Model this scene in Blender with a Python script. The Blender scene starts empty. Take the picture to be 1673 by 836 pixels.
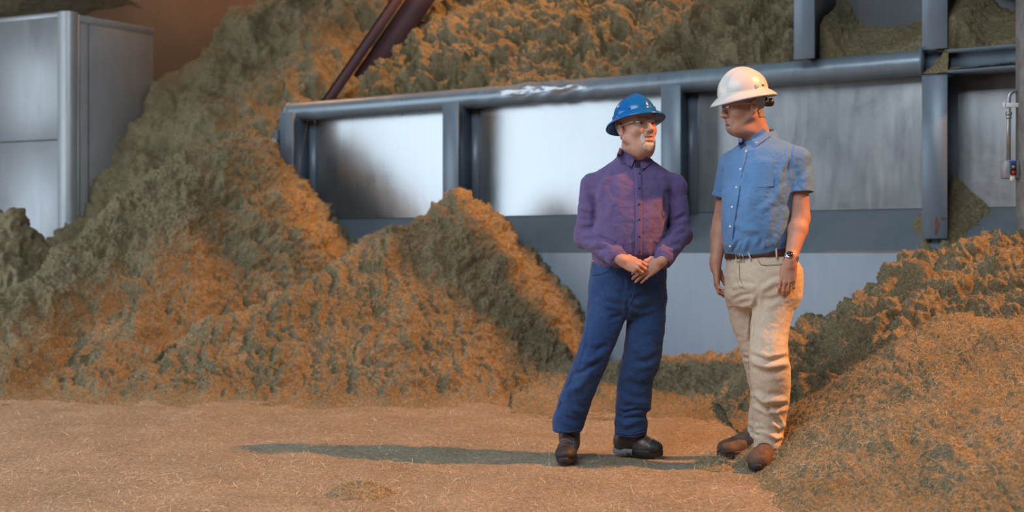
import bpy, math, random
import numpy as np
from mathutils import Vector, Matrix
random.seed(7)
RNG = np.random.default_rng(11)
SC = bpy.context.scene
COL = SC.collection
F_PX, CX, HZ, EYE = 2020.0, 836.5, 410.0, 1.06
def at(px, py, D):
    return np.array([(px-CX)/F_PX*D, D, EYE+(HZ-py)/F_PX*D])
# ------------------------------------------------------------- objects
def meta(o, label=None, cat=None, group=None, kind=None):
    if label: o['label'] = label
    if cat: o['category'] = cat
    if group: o['group'] = group
    if kind: o['kind'] = kind
    return o
def empty(name, loc=(0, 0, 0), rz=0.0, **k):
    o = bpy.data.objects.new(name, None); COL.objects.link(o)
    o.location = [float(v) for v in loc]; o.rotation_euler = (0, 0, rz); o.empty_display_size = .1
    return meta(o, **k)
def link(name, me, mat=None, parent=None, base=None, smooth=True, **k):
    """one mesh object; vertices are given in world axes relative to `base`"""
    o = bpy.data.objects.new(name, me); COL.objects.link(o)
    if mat: me.materials.append(mat)
    if smooth and len(me.polygons):
        me.polygons.foreach_set('use_smooth', np.ones(len(me.polygons), dtype=bool))
    if parent is not None: o.parent = parent
    if base is not None: o.location = [float(v) for v in base]
    return meta(o, **k)
def mesh_np(name, V, Fc):
    """V (n,3), Fc list of arrays (m,k) of the same arity or a single array"""
    me = bpy.data.meshes.new(name)
    Fs = Fc if isinstance(Fc, list) else [Fc]
    Fs = [np.asarray(f, dtype=np.int32) for f in Fs if len(f)]
    V = np.asarray(V, dtype=np.float32)
    me.vertices.add(len(V)); me.vertices.foreach_set('co', V.ravel())
    nl = sum(f.size for f in Fs); npoly = sum(len(f) for f in Fs)
    me.loops.add(nl); me.polygons.add(npoly)
    me.loops.foreach_set('vertex_index', np.concatenate([f.ravel() for f in Fs]))
    tot = np.concatenate([np.full(len(f), f.shape[1], dtype=np.int32) for f in Fs])
    st = np.concatenate([[0], np.cumsum(tot)[:-1]]).astype(np.int32)
    me.polygons.foreach_set('loop_start', st); me.polygons.foreach_set('loop_total', tot)
    me.update(calc_edges=True); me.validate()
    return me
class MB:
    """collects boxes, tubes, lathes and patches into one mesh"""
    def __init__(s): s.v = []; s.f4 = []; s.f3 = []; s.n = 0
    def add(s, V, F):
        V = np.asarray(V, float)
        for f in F:
            f = [int(i)+s.n for i in f]
            if len(f) == 4: s.f4.append(f)
            elif len(f) == 3: s.f3.append(f)
            else:
                for i in range(1, len(f)-1): s.f3.append([f[0], f[i], f[i+1]])
        s.v.append(V); s.n += len(V); return s
    def frame_box(s, O, e1, e2, e3, bev=0.0):
        """box with corner O and edge vectors e1,e2,e3 (bevelled by inset of the corners)"""
        O, e1, e2, e3 = [np.asarray(v, float) for v in (O, e1, e2, e3)]
        if np.dot(np.cross(e1, e2), e3) < 0: O = O+e1; e1 = -e1
        if bev <= 0:
            V = [O+a*e1+b*e2+c*e3 for c in (0, 1) for b in (0, 1) for a in (0, 1)]
            return s.add(V, [(0, 2, 3, 1), (4, 5, 7, 6), (0, 1, 5, 4), (2, 6, 7, 3), (0, 4, 6, 2), (1, 3, 7, 5)])
        L = [np.linalg.norm(e) for e in (e1, e2, e3)]; U = [e/l for e, l in zip((e1, e2, e3), L)]
        b = min(bev, .45*min(L)); C = O+(e1+e2+e3)/2; H = [l/2 for l in L]
        V = []; idx = {}
        for sx in (-1, 1):
            for sy in (-1, 1):
                for sz in (-1, 1):
                    for ax in range(3):
                        h = [H[0]-b, H[1]-b, H[2]-b]; h[ax] += b
                        idx[sx, sy, sz, ax] = len(V)
                        V.append(C+sx*h[0]*U[0]+sy*h[1]*U[1]+sz*h[2]*U[2])
        F = []
        def q(keys):
            f = [idx[k] for k in keys]; P = [V[i] for i in f]
            n = np.cross(P[1]-P[0], P[2]-P[0]); c = sum(P)/len(P)-C
            F.append(f if np.dot(n, c) > 0 else f[::-1])
        for sg in (-1, 1):
            q([(sg, -1, -1, 0), (sg, 1, -1, 0), (sg, 1, 1, 0), (sg, -1, 1, 0)])
            q([(-1, sg, -1, 1), (1, sg, -1, 1), (1, sg, 1, 1), (-1, sg, 1, 1)])
            q([(-1, -1, sg, 2), (1, -1, sg, 2), (1, 1, sg, 2), (-1, 1, sg, 2)])
        for a in (-1, 1):
            for c in (-1, 1):
                q([(a, c, -1, 0), (a, c, 1, 0), (a, c, 1, 1), (a, c, -1, 1)])
                q([(a, -1, c, 0), (a, 1, c, 0), (a, 1, c, 2), (a, -1, c, 2)])
                q([(-1, a, c, 1), (1, a, c, 1), (1, a, c, 2), (-1, a, c, 2)])
        for sx in (-1, 1):
            for sy in (-1, 1):
                for sz in (-1, 1): q([(sx, sy, sz, 0), (sx, sy, sz, 1), (sx, sy, sz, 2)])
        return s.add(V, F)
    def box(s, c, size, rz=0.0, bev=0.0):
        e1 = np.array([math.cos(rz), math.sin(rz), 0])*size[0]; e2 = np.array([-math.sin(rz), math.cos(rz), 0])*size[1]
        e3 = np.array([0, 0, size[2]]); return s.frame_box(np.asarray(c, float)-(e1+e2+e3)/2, e1, e2, e3, bev)
    def tube(s, P, r, n=12, cap=True, rfun=None, closed=False):
        P = [np.asarray(p, float) for p in P]; m = len(P)
        rs = [r]*m if np.isscalar(r) else list(r)
        T = []
        for i in range(m):
            a = P[(i-1) % m] if (closed or i > 0) else P[i]; b = P[(i+1) % m] if (closed or i < m-1) else P[i]
            t = b-a; T.append(t/max(1e-9, np.linalg.norm(t)))
        up = np.array([0, 0, 1.0]) if abs(T[0][2]) < .9 else np.array([1.0, 0, 0])
        N = np.cross(T[0], up); N /= np.linalg.norm(N); V = []
        for i in range(m):
            N = N-np.dot(N, T[i])*T[i]; N /= np.linalg.norm(N); B = np.cross(T[i], N)
            for k in range(n):
                a = 2*math.pi*k/n; rr = rs[i]*(rfun(i, a) if rfun else 1)
                V.append(P[i]+rr*(math.cos(a)*N+math.sin(a)*B))
        F = []
        for i in range(m if closed else m-1):
            j = (i+1) % m
            for k in range(n):
                l = (k+1) % n; F.append((i*n+k, i*n+l, j*n+l, j*n+k))
        if cap and not closed:
            V += [P[0], P[-1]]
            for k in range(n):
                l = (k+1) % n; F.append((m*n, l, k)); F.append((m*n+1, (m-1)*n+k, (m-1)*n+l))
        return s.add(V, F)
    def grid(s, V, nu, nv, cu=False, flip=False):
        F = []
        for i in range(nu if cu else nu-1):
            for j in range(nv-1):
                a, b = i*nv+j, ((i+1) % nu)*nv+j
                f = (a, b, b+1, a+1); F.append(f[::-1] if flip else f)
        return s.add(V, F)
    def build(s, name, mat, parent=None, base=None, smooth=True, off=None, **k):
        V = np.concatenate(s.v)
        if off is not None: V = V-np.asarray(off, float)
        return link(name, mesh_np(name, V, [np.array(s.f4, dtype=np.int32).reshape(-1, 4), np.array(s.f3, dtype=np.int32).reshape(-1, 3)]), mat, parent, base, smooth, **k)
def autosmooth(o, ang=35):
    me = o.data
    try: me.set_sharp_from_angle(angle=math.radians(ang))
    except Exception: pass
    return o
# ------------------------------------------------------------- noise
_perm = np.random.default_rng(5).permutation(256).astype(np.int32); _perm = np.concatenate([_perm, _perm, _perm])
_g3 = np.random.default_rng(6).normal(size=(256, 3)); _g3 /= np.linalg.norm(_g3, axis=1)[:, None]; _g3 = _g3.astype(np.float32)
def noise3(P):
    """gradient noise, P (...,3) -> about -1..1"""
    P = np.asarray(P, dtype=np.float32); I = np.floor(P).astype(np.int32); f = P-I; I &= 255
    u = f*f*f*(f*(f*6-15)+10); out = 0
    for dx in (0, 1):
        wx = u[..., 0] if dx else 1-u[..., 0]
        hx = _perm[I[..., 0]+dx]
        for dy in (0, 1):
            wy = u[..., 1] if dy else 1-u[..., 1]
            hy = _perm[(hx+I[..., 1]+dy)]
            for dz in (0, 1):
                wz = u[..., 2] if dz else 1-u[..., 2]
                g = _g3[_perm[(hy+I[..., 2]+dz)] & 255]
                d = g[..., 0]*(f[..., 0]-dx)+g[..., 1]*(f[..., 1]-dy)+g[..., 2]*(f[..., 2]-dz)
                out = out+wx*wy*wz*d
    return out*1.6
def fbm(P, oct=4, gain=.5):
    a = 1.0; s = 0; P = np.asarray(P, dtype=np.float32)
    for i in range(oct): s = s+a*noise3(P+17.3*i); P = P*2.03; a *= gain
    return s
def billow(P, oct=3, gain=.5):
    a = 1.0; s = 0; P = np.asarray(P, dtype=np.float32)
    for i in range(oct): s = s+a*(np.abs(noise3(P+9.1*i))*2-.55); P = P*2.1; a *= gain
    return s
# ------------------------------------------------------------- implicit surfaces
def seg_t(P, a, b):
    a = np.asarray(a, np.float32); b = np.asarray(b, np.float32); d = b-a
    t = np.clip(((P-a)@d)/max(1e-12, float(d@d)), 0, 1); return t, np.linalg.norm(P-a-t[..., None]*d, axis=-1)
class Sdf:
    """a field sampled on a rectilinear grid; primitives are blended in inside their own boxes"""
    def __init__(s, lo, hi, h):
        s.ax = [np.arange(lo[i], hi[i]+h, h, dtype=np.float32) if np.isscalar(h) else np.asarray(h[i], np.float32) for i in range(3)]
        s.F = np.full([len(a) for a in s.ax], .25, dtype=np.float32)
    def _win(s, lo, hi, pad):
        ix = []
        for a in range(3):
            i0 = max(0, int(np.searchsorted(s.ax[a], lo[a]-pad))-1); i1 = min(len(s.ax[a]), int(np.searchsorted(s.ax[a], hi[a]+pad))+1)
            if i1 <= i0: return None, None
            ix.append(slice(i0, i1))
        G = np.stack(np.meshgrid(*[s.ax[a][ix[a]] for a in range(3)], indexing='ij'), -1)
        return tuple(ix), G
    def _mix(s, ix, d, k, mode):
        A = s.F[ix]
        if mode == 'add':
            if k > 0:
                h = np.clip(.5+.5*(A-d)/k, 0, 1); s.F[ix] = A*(1-h)+d*h-k*h*(1-h)
            else: s.F[ix] = np.minimum(A, d)
        else:
            d = -d
            if k > 0:
                h = np.clip(.5-.5*(A-d)/k, 0, 1); s.F[ix] = A*(1-h)+d*h+k*h*(1-h)
            else: s.F[ix] = np.maximum(A, d)
    def cap(s, a, b, ra, rb=None, k=.02, mode='add'):
        rb = ra if rb is None else rb
        a = np.asarray(a, float); b = np.asarray(b, float); r = max(ra, rb)
        ix, G = s._win(np.minimum(a, b)-r, np.maximum(a, b)+r, k+.03)
        if ix is None: return s
        t, d = seg_t(G, a, b); s._mix(ix, (d-(ra+(rb-ra)*t)).astype(np.float32), k, mode); return s
    def chain(s, pts, k=.02, mode='add'):
        for (p, r), (q, t) in zip(pts[:-1], pts[1:]): s.cap(p, q, r, t, k, mode)
        return s
    def ell(s, c, r, R=None, k=.02, mode='add'):
        c = np.asarray(c, float); r = np.asarray(r, np.float32); m = float(r.max())
        ix, G = s._win(c-m, c+m, k+.03)
        if ix is None: return s
        Q = G-c.astype(np.float32)
        if R is not None: Q = Q@np.asarray(R, np.float32)   # columns of R are the local axes
        k0 = np.linalg.norm(Q/r, axis=-1); k1 = np.linalg.norm(Q/(r*r), axis=-1)
        s._mix(ix, (k0*(k0-1)/np.maximum(k1, 1e-6)).astype(np.float32), k, mode); return s
    def loft(s, st, k=.02, mode='add', ex=2.0, axis=2):
        """stations (z, cx, cy, w, d, yaw): a stack of ellipses along z, smoothly interpolated"""
        st = sorted(st); A = np.array(st, float); z = A[:, 0]
        m = float(A[:, 3:5].max()); lo = np.array([A[:, 1].min()-m, A[:, 2].min()-m, z[0]]); hi = np.array([A[:, 1].max()+m, A[:, 2].max()+m, z[-1]])
        ix, G = s._win(lo, hi, k+.03)
        if ix is None: return s
        zz = s.ax[2][ix[2]]; zc = np.clip(zz, z[0], z[-1])
        I = []
        for c in range(1, 6): I.append(_pchip(z, A[:, c], zc))
        cx, cy, w, d, yaw = I
        X = G[..., 0]-cx; Y = G[..., 1]-cy; c_, s_ = np.cos(yaw), np.sin(yaw)
        U = (X*c_+Y*s_); V = (-X*s_+Y*c_)
        if ex == 2.0:
            k0 = np.sqrt((U/w)**2+(V/d)**2); k1 = np.sqrt((U/w**2)**2+(V/d**2)**2)
            dd = k0*(k0-1)/np.maximum(k1, 1e-5)
        else:
            k0 = (np.abs(U/w)**ex+np.abs(V/d)**ex)**(1/ex); dd = (k0-1)*np.minimum(w, d)
        dz = np.maximum(z[0]-zz, zz-z[-1])
        dd = np.where(dz > 0, np.sqrt(np.maximum(dd, 0)**2+dz**2), np.maximum(dd, dz))
        s._mix(ix, dd.astype(np.float32), k, mode); return s
    def half(s, p, n, k=0.0, lo=None, hi=None):
        """cut away everything on the side n points to (inside an optional box)"""
        n = np.asarray(n, float); n = n/np.linalg.norm(n); p = np.asarray(p, float)
        lo = [a[0] for a in s.ax] if lo is None else lo; hi = [a[-1] for a in s.ax] if hi is None else hi
        ix, G = s._win(np.asarray(lo), np.asarray(hi), 0)
        d = ((G-p.astype(np.float32))@n.astype(np.float32)).astype(np.float32)
        s._mix(ix, -d, k, 'sub'); return s
    def field(s, fn, lo, hi):
        ix, G = s._win(np.asarray(lo), np.asarray(hi), 0)
        s.F[ix] = fn(s.F[ix], G).astype(np.float32); return s
    def mesh(s, name, disp=None):
        V, Q = surface_nets(s.F, s.ax)
        if disp is not None:
            me = mesh_np(name, V, Q); n = np.empty(len(V)*3, np.float32); me.vertices.foreach_get('normal', n)
            V = V+n.reshape(-1, 3)*disp(V, n.reshape(-1, 3))[:, None]; bpy.data.meshes.remove(me)
        return mesh_np(name, V, Q), V
def _pchip(x, y, xi):
    n = len(x)
    if n == 1: return np.full_like(xi, y[0])
    h = np.diff(x); dl = np.diff(y)/h; m = np.zeros(n)
    for i in range(1, n-1):
        if dl[i-1]*dl[i] > 0:
            w1, w2 = 2*h[i]+h[i-1], h[i]+2*h[i-1]; m[i] = (w1+w2)/(w1/dl[i-1]+w2/dl[i])
    m[0], m[-1] = dl[0], dl[-1]
    k = np.clip(np.searchsorted(x, xi)-1, 0, n-2); t = (xi-x[k])/h[k]
    return ((2*t**3-3*t**2+1)*y[k]+(t**3-2*t**2+t)*h[k]*m[k]+(-2*t**3+3*t**2)*y[k+1]+(t**3-t**2)*h[k]*m[k+1]).astype(np.float32)
def surface_nets(F, ax):
    I = F < 0
    c = np.zeros([n-1 for n in F.shape], np.int8)
    for dx in (0, 1):
        for dy in (0, 1):
            for dz in (0, 1):
                c += I[dx:F.shape[0]-1+dx, dy:F.shape[1]-1+dy, dz:F.shape[2]-1+dz]
    act = np.argwhere((c > 0) & (c < 8)); i, j, k = act.T
    S = np.zeros((len(act), 3)); N = np.zeros(len(act))
    X = [np.asarray(a, float) for a in ax]
    for a in range(3):
        o1, o2 = [b for b in range(3) if b != a]
        for p in (0, 1):
            for q in (0, 1):
                b0 = np.array(act); b0[:, o1] += p; b0[:, o2] += q; b1 = b0.copy(); b1[:, a] += 1
                f0 = F[b0[:, 0], b0[:, 1], b0[:, 2]].astype(float); f1 = F[b1[:, 0], b1[:, 1], b1[:, 2]].astype(float)
                m = (f0 < 0) != (f1 < 0); t = np.where(m, f0/np.where(m, f0-f1, 1), 0)
                P = np.empty((len(act), 3))
                P[:, a] = X[a][b0[:, a]]*(1-t)+X[a][b1[:, a]]*t; P[:, o1] = X[o1][b0[:, o1]]; P[:, o2] = X[o2][b0[:, o2]]
                S += P*m[:, None]; N += m
    V = S/N[:, None]
    ids = np.full(c.shape, -1, np.int64); ids[i, j, k] = np.arange(len(act))
    Q = []
    for a in range(3):
        o1, o2 = [(1, 2), (2, 0), (0, 1)][a]
        sl0 = [slice(None)]*3; sl1 = [slice(None)]*3
        sl0[a] = slice(0, -1); sl1[a] = slice(1, None)
        e = np.argwhere(I[tuple(sl0)] != I[tuple(sl1)])
        e = e[(e[:, o1] > 0) & (e[:, o2] > 0) & (e[:, o1] < F.shape[o1]-1) & (e[:, o2] < F.shape[o2]-1)]
        if not len(e): continue
        inside = I[e[:, 0], e[:, 1], e[:, 2]]
        def cell(d1, d2):
            b = e.copy(); b[:, o1] += d1; b[:, o2] += d2; return ids[b[:, 0], b[:, 1], b[:, 2]]
        q = np.stack([cell(-1, -1), cell(0, -1), cell(0, 0), cell(-1, 0)], 1)
        q[~inside] = q[~inside][:, ::-1]; Q.append(q)
    return V, np.concatenate(Q)
# ------------------------------------------------------------- materials
def nt(name):
    m = bpy.data.materials.new(name); m.use_nodes = True
    N = m.node_tree.nodes; L = m.node_tree.links; b = N['Principled BSDF']
    return m, N, L, b
def rgb(h):
    """sRGB 0-255 triple -> linear"""
    return tuple((c/255/12.92 if c/255 <= .04045 else ((c/255+.055)/1.055)**2.4) for c in h)+(1,)
def lin(*c): return tuple(c)+(1,)
def node(N, t, **k):
    n = N.new(t)
    for a, v in k.items():
        if a in n.inputs: n.inputs[a].default_value = v
        else: setattr(n, a, v)
    return n
def coords(N, L, scale=(1, 1, 1), rot=(0, 0, 0)):
    tc = N.new('ShaderNodeTexCoord'); mp = N.new('ShaderNodeMapping')
    mp.inputs['Scale'].default_value = scale; mp.inputs['Rotation'].default_value = rot
    L.new(tc.outputs['Object'], mp.inputs['Vector']); return mp.outputs['Vector']
def noise(N, L, vec, scale, detail=4, rough=.55, dist=0.0):
    n = N.new('ShaderNodeTexNoise'); n.inputs['Scale'].default_value = scale; n.inputs['Detail'].default_value = detail
    n.inputs['Roughness'].default_value = rough; n.inputs['Distortion'].default_value = dist
    if vec is not None: L.new(vec, n.inputs['Vector'])
    return n.outputs['Fac']
def ramp(N, L, fac, stops):
    r = N.new('ShaderNodeValToRGB'); e = r.color_ramp.elements
    while len(e) < len(stops): e.new(.5)
    for el, (p, c) in zip(e, stops): el.position = p; el.color = c
    L.new(fac, r.inputs['Fac']); return r.outputs['Color']
def mixc(N, L, fac, a, b, mode='MIX'):
    m = N.new('ShaderNodeMix'); m.data_type = 'RGBA'; m.blend_type = mode
    for v, i in ((fac, 0), (a, 6), (b, 7)):
        if isinstance(v, bpy.types.NodeSocket): L.new(v, m.inputs[i])
        else: m.inputs[i].default_value = v
    return m.outputs[2]
def bump(N, L, b, h, strength=.3, dist=.01, prev=None):
    n = N.new('ShaderNodeBump'); n.inputs['Strength'].default_value = strength; n.inputs['Distance'].default_value = dist
    L.new(h, n.inputs['Height'])
    if prev is not None: L.new(prev, n.inputs['Normal'])
    L.new(n.outputs['Normal'], b.inputs['Normal']); return n.outputs['Normal']
def plain(name, col, rough=.6, metal=0.0, var=.12, scale=18, bmp=0.0, bscale=60, **k):
    m, N, L, b = nt(name); v = coords(N, L)
    c0 = tuple(x*(1-var) for x in col[:3])+(1,); c1 = tuple(min(1, x*(1+var)) for x in col[:3])+(1,)
    L.new(ramp(N, L, noise(N, L, v, scale), [(.3, c0), (.7, c1)]), b.inputs['Base Color'])
    b.inputs['Roughness'].default_value = rough; b.inputs['Metallic'].default_value = metal
    for a, x in k.items(): b.inputs[a.replace('_', ' ')].default_value = x
    if bmp: bump(N, L, b, noise(N, L, v, bscale), bmp, .004)
    return m
# ============================================================= materials of the place
def mat_straw(name, c_lo, c_mid, c_hi, fine=1.0):
    m, N, L, b = nt(name); v = coords(N, L)
    big = noise(N, L, v, 2.2, 5, .6); sm = noise(N, L, v, 38*fine, 6, .7, .6)
    vs = coords(N, L, (24*fine, 90*fine, 60*fine), (.4, .3, .6)); vt = coords(N, L, (90*fine, 22*fine, 60*fine), (.2, .5, -.5))
    f1 = noise(N, L, vs, 1.6, 3, .6, 1.2); f2 = noise(N, L, vt, 1.6, 3, .6, 1.2)
    mx = node(N, 'ShaderNodeMath', operation='MAXIMUM'); L.new(f1, mx.inputs[0]); L.new(f2, mx.inputs[1])
    base = ramp(N, L, big, [(.3, c_lo), (.5, c_mid), (.72, c_hi)])
    fib = ramp(N, L, mx.outputs[0], [(.42, lin(.55, .52, .48)), (.58, lin(1, 1, 1)), (.72, lin(1.5, 1.5, 1.45))])
    c = mixc(N, L, .85, base, fib, 'MULTIPLY'); c2 = mixc(N, L, .5, c, ramp(N, L, sm, [(.35, lin(.6, .58, .55)), (.62, lin(1.15, 1.15, 1.12))]), 'MULTIPLY')
    L.new(c2, b.inputs['Base Color']); b.inputs['Roughness'].default_value = .95; b.inputs['Specular IOR Level'].default_value = .12
    n1 = bump(N, L, b, sm, .9, .02); bump(N, L, b, mx.outputs[0], .8, .010, n1)
    return m
STRAW = mat_straw('bagasse', lin(.235, .20, .113), lin(.31, .265, .16), lin(.39, .335, .215))
STRAW_FLOOR = mat_straw('trodden_bagasse', lin(.37, .32, .225), lin(.44, .38, .275), lin(.51, .445, .33), 1.1)
FIBRE = plain('bagasse_fibre', lin(.45, .375, .25), .85, var=.35, scale=7)
FIBRE_PALE = plain('pale_fibre', lin(.62, .56, .43), .8, var=.3, scale=9)
def mat_steel(name, c0, c1, rough, metal, streak=.5, rvar=.12):
    m, N, L, b = nt(name)
    v = coords(N, L, (5, 5, .7)); w = coords(N, L)
    s1 = noise(N, L, v, 3.5, 6, .65, .4); s2 = noise(N, L, w, 1.7, 4, .6, .8); s3 = noise(N, L, w, 26, 5, .7)
    col = mixc(N, L, .5, ramp(N, L, s1, [(.3, c0), (.7, c1)]), ramp(N, L, s2, [(.3, c0), (.7, c1)]))
    L.new(col, b.inputs['Base Color']); b.inputs['Metallic'].default_value = metal
    mr = node(N, 'ShaderNodeMapRange'); L.new(mixc(N, L, .5, s1, s2), mr.inputs[0])
    mr.inputs[1].default_value = .3; mr.inputs[2].default_value = .7; mr.inputs[3].default_value = rough-rvar; mr.inputs[4].default_value = rough+rvar
    L.new(mr.outputs[0], b.inputs['Roughness'])
    n1 = bump(N, L, b, s2, .12*streak, .05); bump(N, L, b, s3, .08*streak, .004, n1)
    return m
PANEL = mat_steel('worn_bare_steel_panel', lin(.33, .37, .40), lin(.45, .475, .485), .30, .8, .5, .05)
PAINT = mat_steel('grey_blue_steel_paint', lin(.135, .185, .235), lin(.185, .245, .30), .40, .15, .4, .08)
PIPEM = mat_steel('worn_pipe_steel', lin(.175, .235, .285), lin(.245, .315, .37), .34, .35, .8, .1)
LIGHTP = mat_steel('pale_grey_steel_paint', lin(.25, .29, .33), lin(.33, .38, .42), .4, .3, .4, .06)
SLOPE = mat_steel('dark_grey_steel_paint', lin(.125, .16, .185), lin(.165, .20, .225), .55, .1, .3)
LOWER = mat_steel('pale_grey_concrete_paint', lin(.31, .40, .49), lin(.40, .49, .58), .6, .05, 1.0)
DENT = mat_steel('torn_bright_steel', lin(.30, .33, .36), lin(.44, .47, .50), .27, .6, .6)
HOPPER = mat_steel('pale_galvanised_sheet', lin(.32, .35, .38), lin(.42, .45, .47), .42, .45, .5)
RUST = mat_steel('rusty_purple_steel', lin(.075, .035, .04), lin(.12, .05, .055), .7, .1, 1.0)
CONC = plain('rough_concrete', lin(.21, .21, .20), .9, var=.3, scale=9, bmp=.7, bscale=40)
BROWN = plain('dusty_brown_sheeting', lin(.20, .13, .08), .9, var=.3, scale=1.2)
ROOMM = plain('dusty_shed_cladding', lin(.16, .16, .155), .9, var=.2, scale=2)
STAIN = plain('rust_stain', lin(.16, .07, .05), .9, var=.4, scale=30)
# ============================================================= heaps
def grid_heap(name, O, e1, e2, na, nb, hfun, mat, amp=1.0, seed=0, lumps=(.09, .35, .05, .13, .016, .035), base=None, **k):
    """a pile as a dense height field over O + a*e1 + b*e2 (a, b in metres), roughened along its normal"""
    O = np.asarray(O, float); e1 = np.asarray(e1, float); e2 = np.asarray(e2, float)
    L1, L2 = np.linalg.norm(e1), np.linalg.norm(e2)
    A, B = np.meshgrid(np.linspace(0, L1, na), np.linspace(0, L2, nb), indexing='ij')
    P = O+A[..., None]*(e1/L1)+B[..., None]*(e2/L2)
    Z = hfun(P, A, B)
    P[..., 2] = Z
    du = np.gradient(P, axis=0); dv = np.gradient(P, axis=1); n = np.cross(du, dv)
    n /= np.linalg.norm(n, axis=-1, keepdims=True); n *= np.sign(n[..., 2:3]+1e-9)
    Q = P+seed*3.7
    l = lumps
    dsp = l[0]*fbm(Q/l[1], 2)+l[2]*billow(Q/l[3]+.25*fbm(Q/.2, 2)[..., None], 2)+l[4]*(billow(Q/l[5], 2)+.4)
    dsp = dsp+.03*np.maximum(0, noise3(Q/.45+5))*noise3(Q/.09)*2
    fade = np.clip((Z+.05)/.16, .12, 1)
    P = P+n*(amp*dsp*fade)[..., None]
    P = P.reshape(-1, 3)
    idx = np.arange(na*nb).reshape(na, nb)
    F = np.stack([idx[:-1, :-1], idx[1:, :-1], idx[1:, 1:], idx[:-1, 1:]], -1).reshape(-1, 4)
    if np.cross(e1, e2)[2] < 0: F = F[:, ::-1]
    b = np.array([P[:, 0].mean(), P[:, 1].mean(), 0.0]) if base is None else np.asarray(base, float)
    zt = P[:, 2]
    keep = np.ones(len(F), bool)
    if 'clip' in k:
        keep = k.pop('clip')(P)[F].any(1); F = F[keep]
        used = np.zeros(len(P), bool); used[F] = True; mp = np.cumsum(used)-1; F = mp[F]; Pk = P[used]
    else: Pk = P
    o = link(name, mesh_np(name, Pk-b, F), mat, None, b, True, **k)
    return o, Pk, F
def ridges(P, segs, slope, sm=.12):
    """smooth union of tapered ridges: each (x0,y0,z0, x1,y1,z1[, slope])"""
    out = np.full(P.shape[:-1], -.6)
    for s in segs:
        a = np.array(s[0:2]); b = np.array(s[3:5]); k = s[6] if len(s) > 6 else slope; d = b-a
        t = np.clip(((P[..., :2]-a)@d)/max(1e-9, d@d), 0, 1)
        dist = np.linalg.norm(P[..., :2]-a-t[..., None]*d, axis=-1)
        h = s[2]+(s[5]-s[2])*t-k*(np.sqrt(dist**2+.12**2)-.12)
        g = np.clip(.5+.5*(h-out)/sm, 0, 1); out = out*(1-g)+h*g+sm*g*(1-g)
    return out
def fibres(P, F, count, parent, base, name='loose_fibres', mat=None, L=(.03, .09), w=.0007, lift=.004, wfun=None, seed=1, lay=.35):
    """thin curved strands lying on a surface, all in one mesh"""
    r = np.random.default_rng(seed)
    a = P[F[:, 0]]; n = np.cross(P[F[:, 1]]-a, P[F[:, 3]]-a) if F.shape[1] == 4 else np.cross(P[F[:, 1]]-a, P[F[:, 2]]-a)
    ar = np.linalg.norm(n, axis=1); n = n/np.maximum(ar, 1e-9)[:, None]
    wgt = ar.copy()
    if wfun is not None: wgt = wgt*wfun(a)
    wgt = np.maximum(wgt, 0); i = r.choice(len(F), count, p=wgt/wgt.sum())
    u, v = r.random(count)[:, None], r.random(count)[:, None]
    q = a[i]+u*(P[F[i, 1]]-a[i])+v*(P[F[i, -1]]-a[i]); nn = n[i]; nn = nn*np.sign(nn[:, 2:3]+1e-9)
    d = r.normal(size=(count, 3)); d -= (1-lay)*(d*nn).sum(1)[:, None]*nn; d /= np.linalg.norm(d, axis=1)[:, None]
    s = np.cross(d, nn+.3*r.normal(size=(count, 3))); s /= np.maximum(1e-6, np.linalg.norm(s, axis=1))[:, None]
    Ls = r.uniform(L[0], L[1], count)[:, None]*r.uniform(.5, 1, count)[:, None]; W = (w*r.uniform(.6, 1.6, count))[:, None]
    bend = np.cross(d, s)*(r.normal(size=count)*.18)[:, None]*Ls+s*(r.normal(size=count)*.2)[:, None]*Ls
    rows = []
    for t in (0, .5, 1):
        c = q+nn*lift+d*Ls*(t-.5)+bend*(1-(2*t-1)**2); ww = W*(1 if t == .5 else .55)
        rows += [c-s*ww, c+s*ww]
    V = np.stack(rows, 1).reshape(-1, 3); o = np.arange(count)[:, None]*6
    Fq = np.concatenate([o+np.array([[0, 1, 3, 2]]), o+np.array([[2, 3, 5, 4]])])
    ob = link(name, mesh_np(name, V-np.asarray(base), Fq), mat or FIBRE, parent, None, False, kind='stuff')
    if parent is None: ob.location = [float(x) for x in base]
    return ob
def basearr(o): return np.array(o.location)
# ------------------------------------------------------------- steel wall frame
U_ = np.array([.848, -.53, 0.0]); U_ /= np.linalg.norm(U_); NV = np.array([-U_[1]*-1, 0, 0])
NV = np.array([U_[1], -U_[0], 0.0])              # towards the camera side
F0 = np.array([1.22, 9.50, 0.0]); UP = np.array([0, 0, 1.0])
def W(s, t, z): return F0+U_*s-NV*t+UP*z         # s along the wall, t behind the front plane
DEP = .33; PIPE_Z = 2.385; PIPE_R = .088
ZS0, ZS1 = 1.045, 1.365                          # sloped sill, bottom and top
POSTS = [-3.93, -2.06, 0.0, 1.97]
wall = empty('wall_back', W(0, DEP, 0), kind='structure')
wb = np.array(wall.location)
edges = [-4.02]+POSTS[1:]+[5.2]
edges = [-4.0, -2.06, 0.0, 1.97, 5.2]
for i in range(4):
    a, b_ = edges[i], edges[i+1]
    nx, nz = 40, 24; V = []
    S, Z = np.meshgrid(np.linspace(a, b_, nx), np.linspace(ZS1, 2.46, nz), indexing='ij')
    w_ = .006*np.sin((S-a)/(b_-a)*math.pi)*np.sin((Z-ZS1)/1.1*math.pi)+.0025*noise3(np.stack([S*1.6, Z*1.9, S*0+i*7], -1))
    V = np.array([W(s, DEP+d, z) for s, d, z in zip(S.ravel(), w_.ravel(), Z.ravel())])
    mb = MB().grid(V, nx, nz); mb.build('panel', PANEL, wall, None, True, off=wb)
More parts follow.
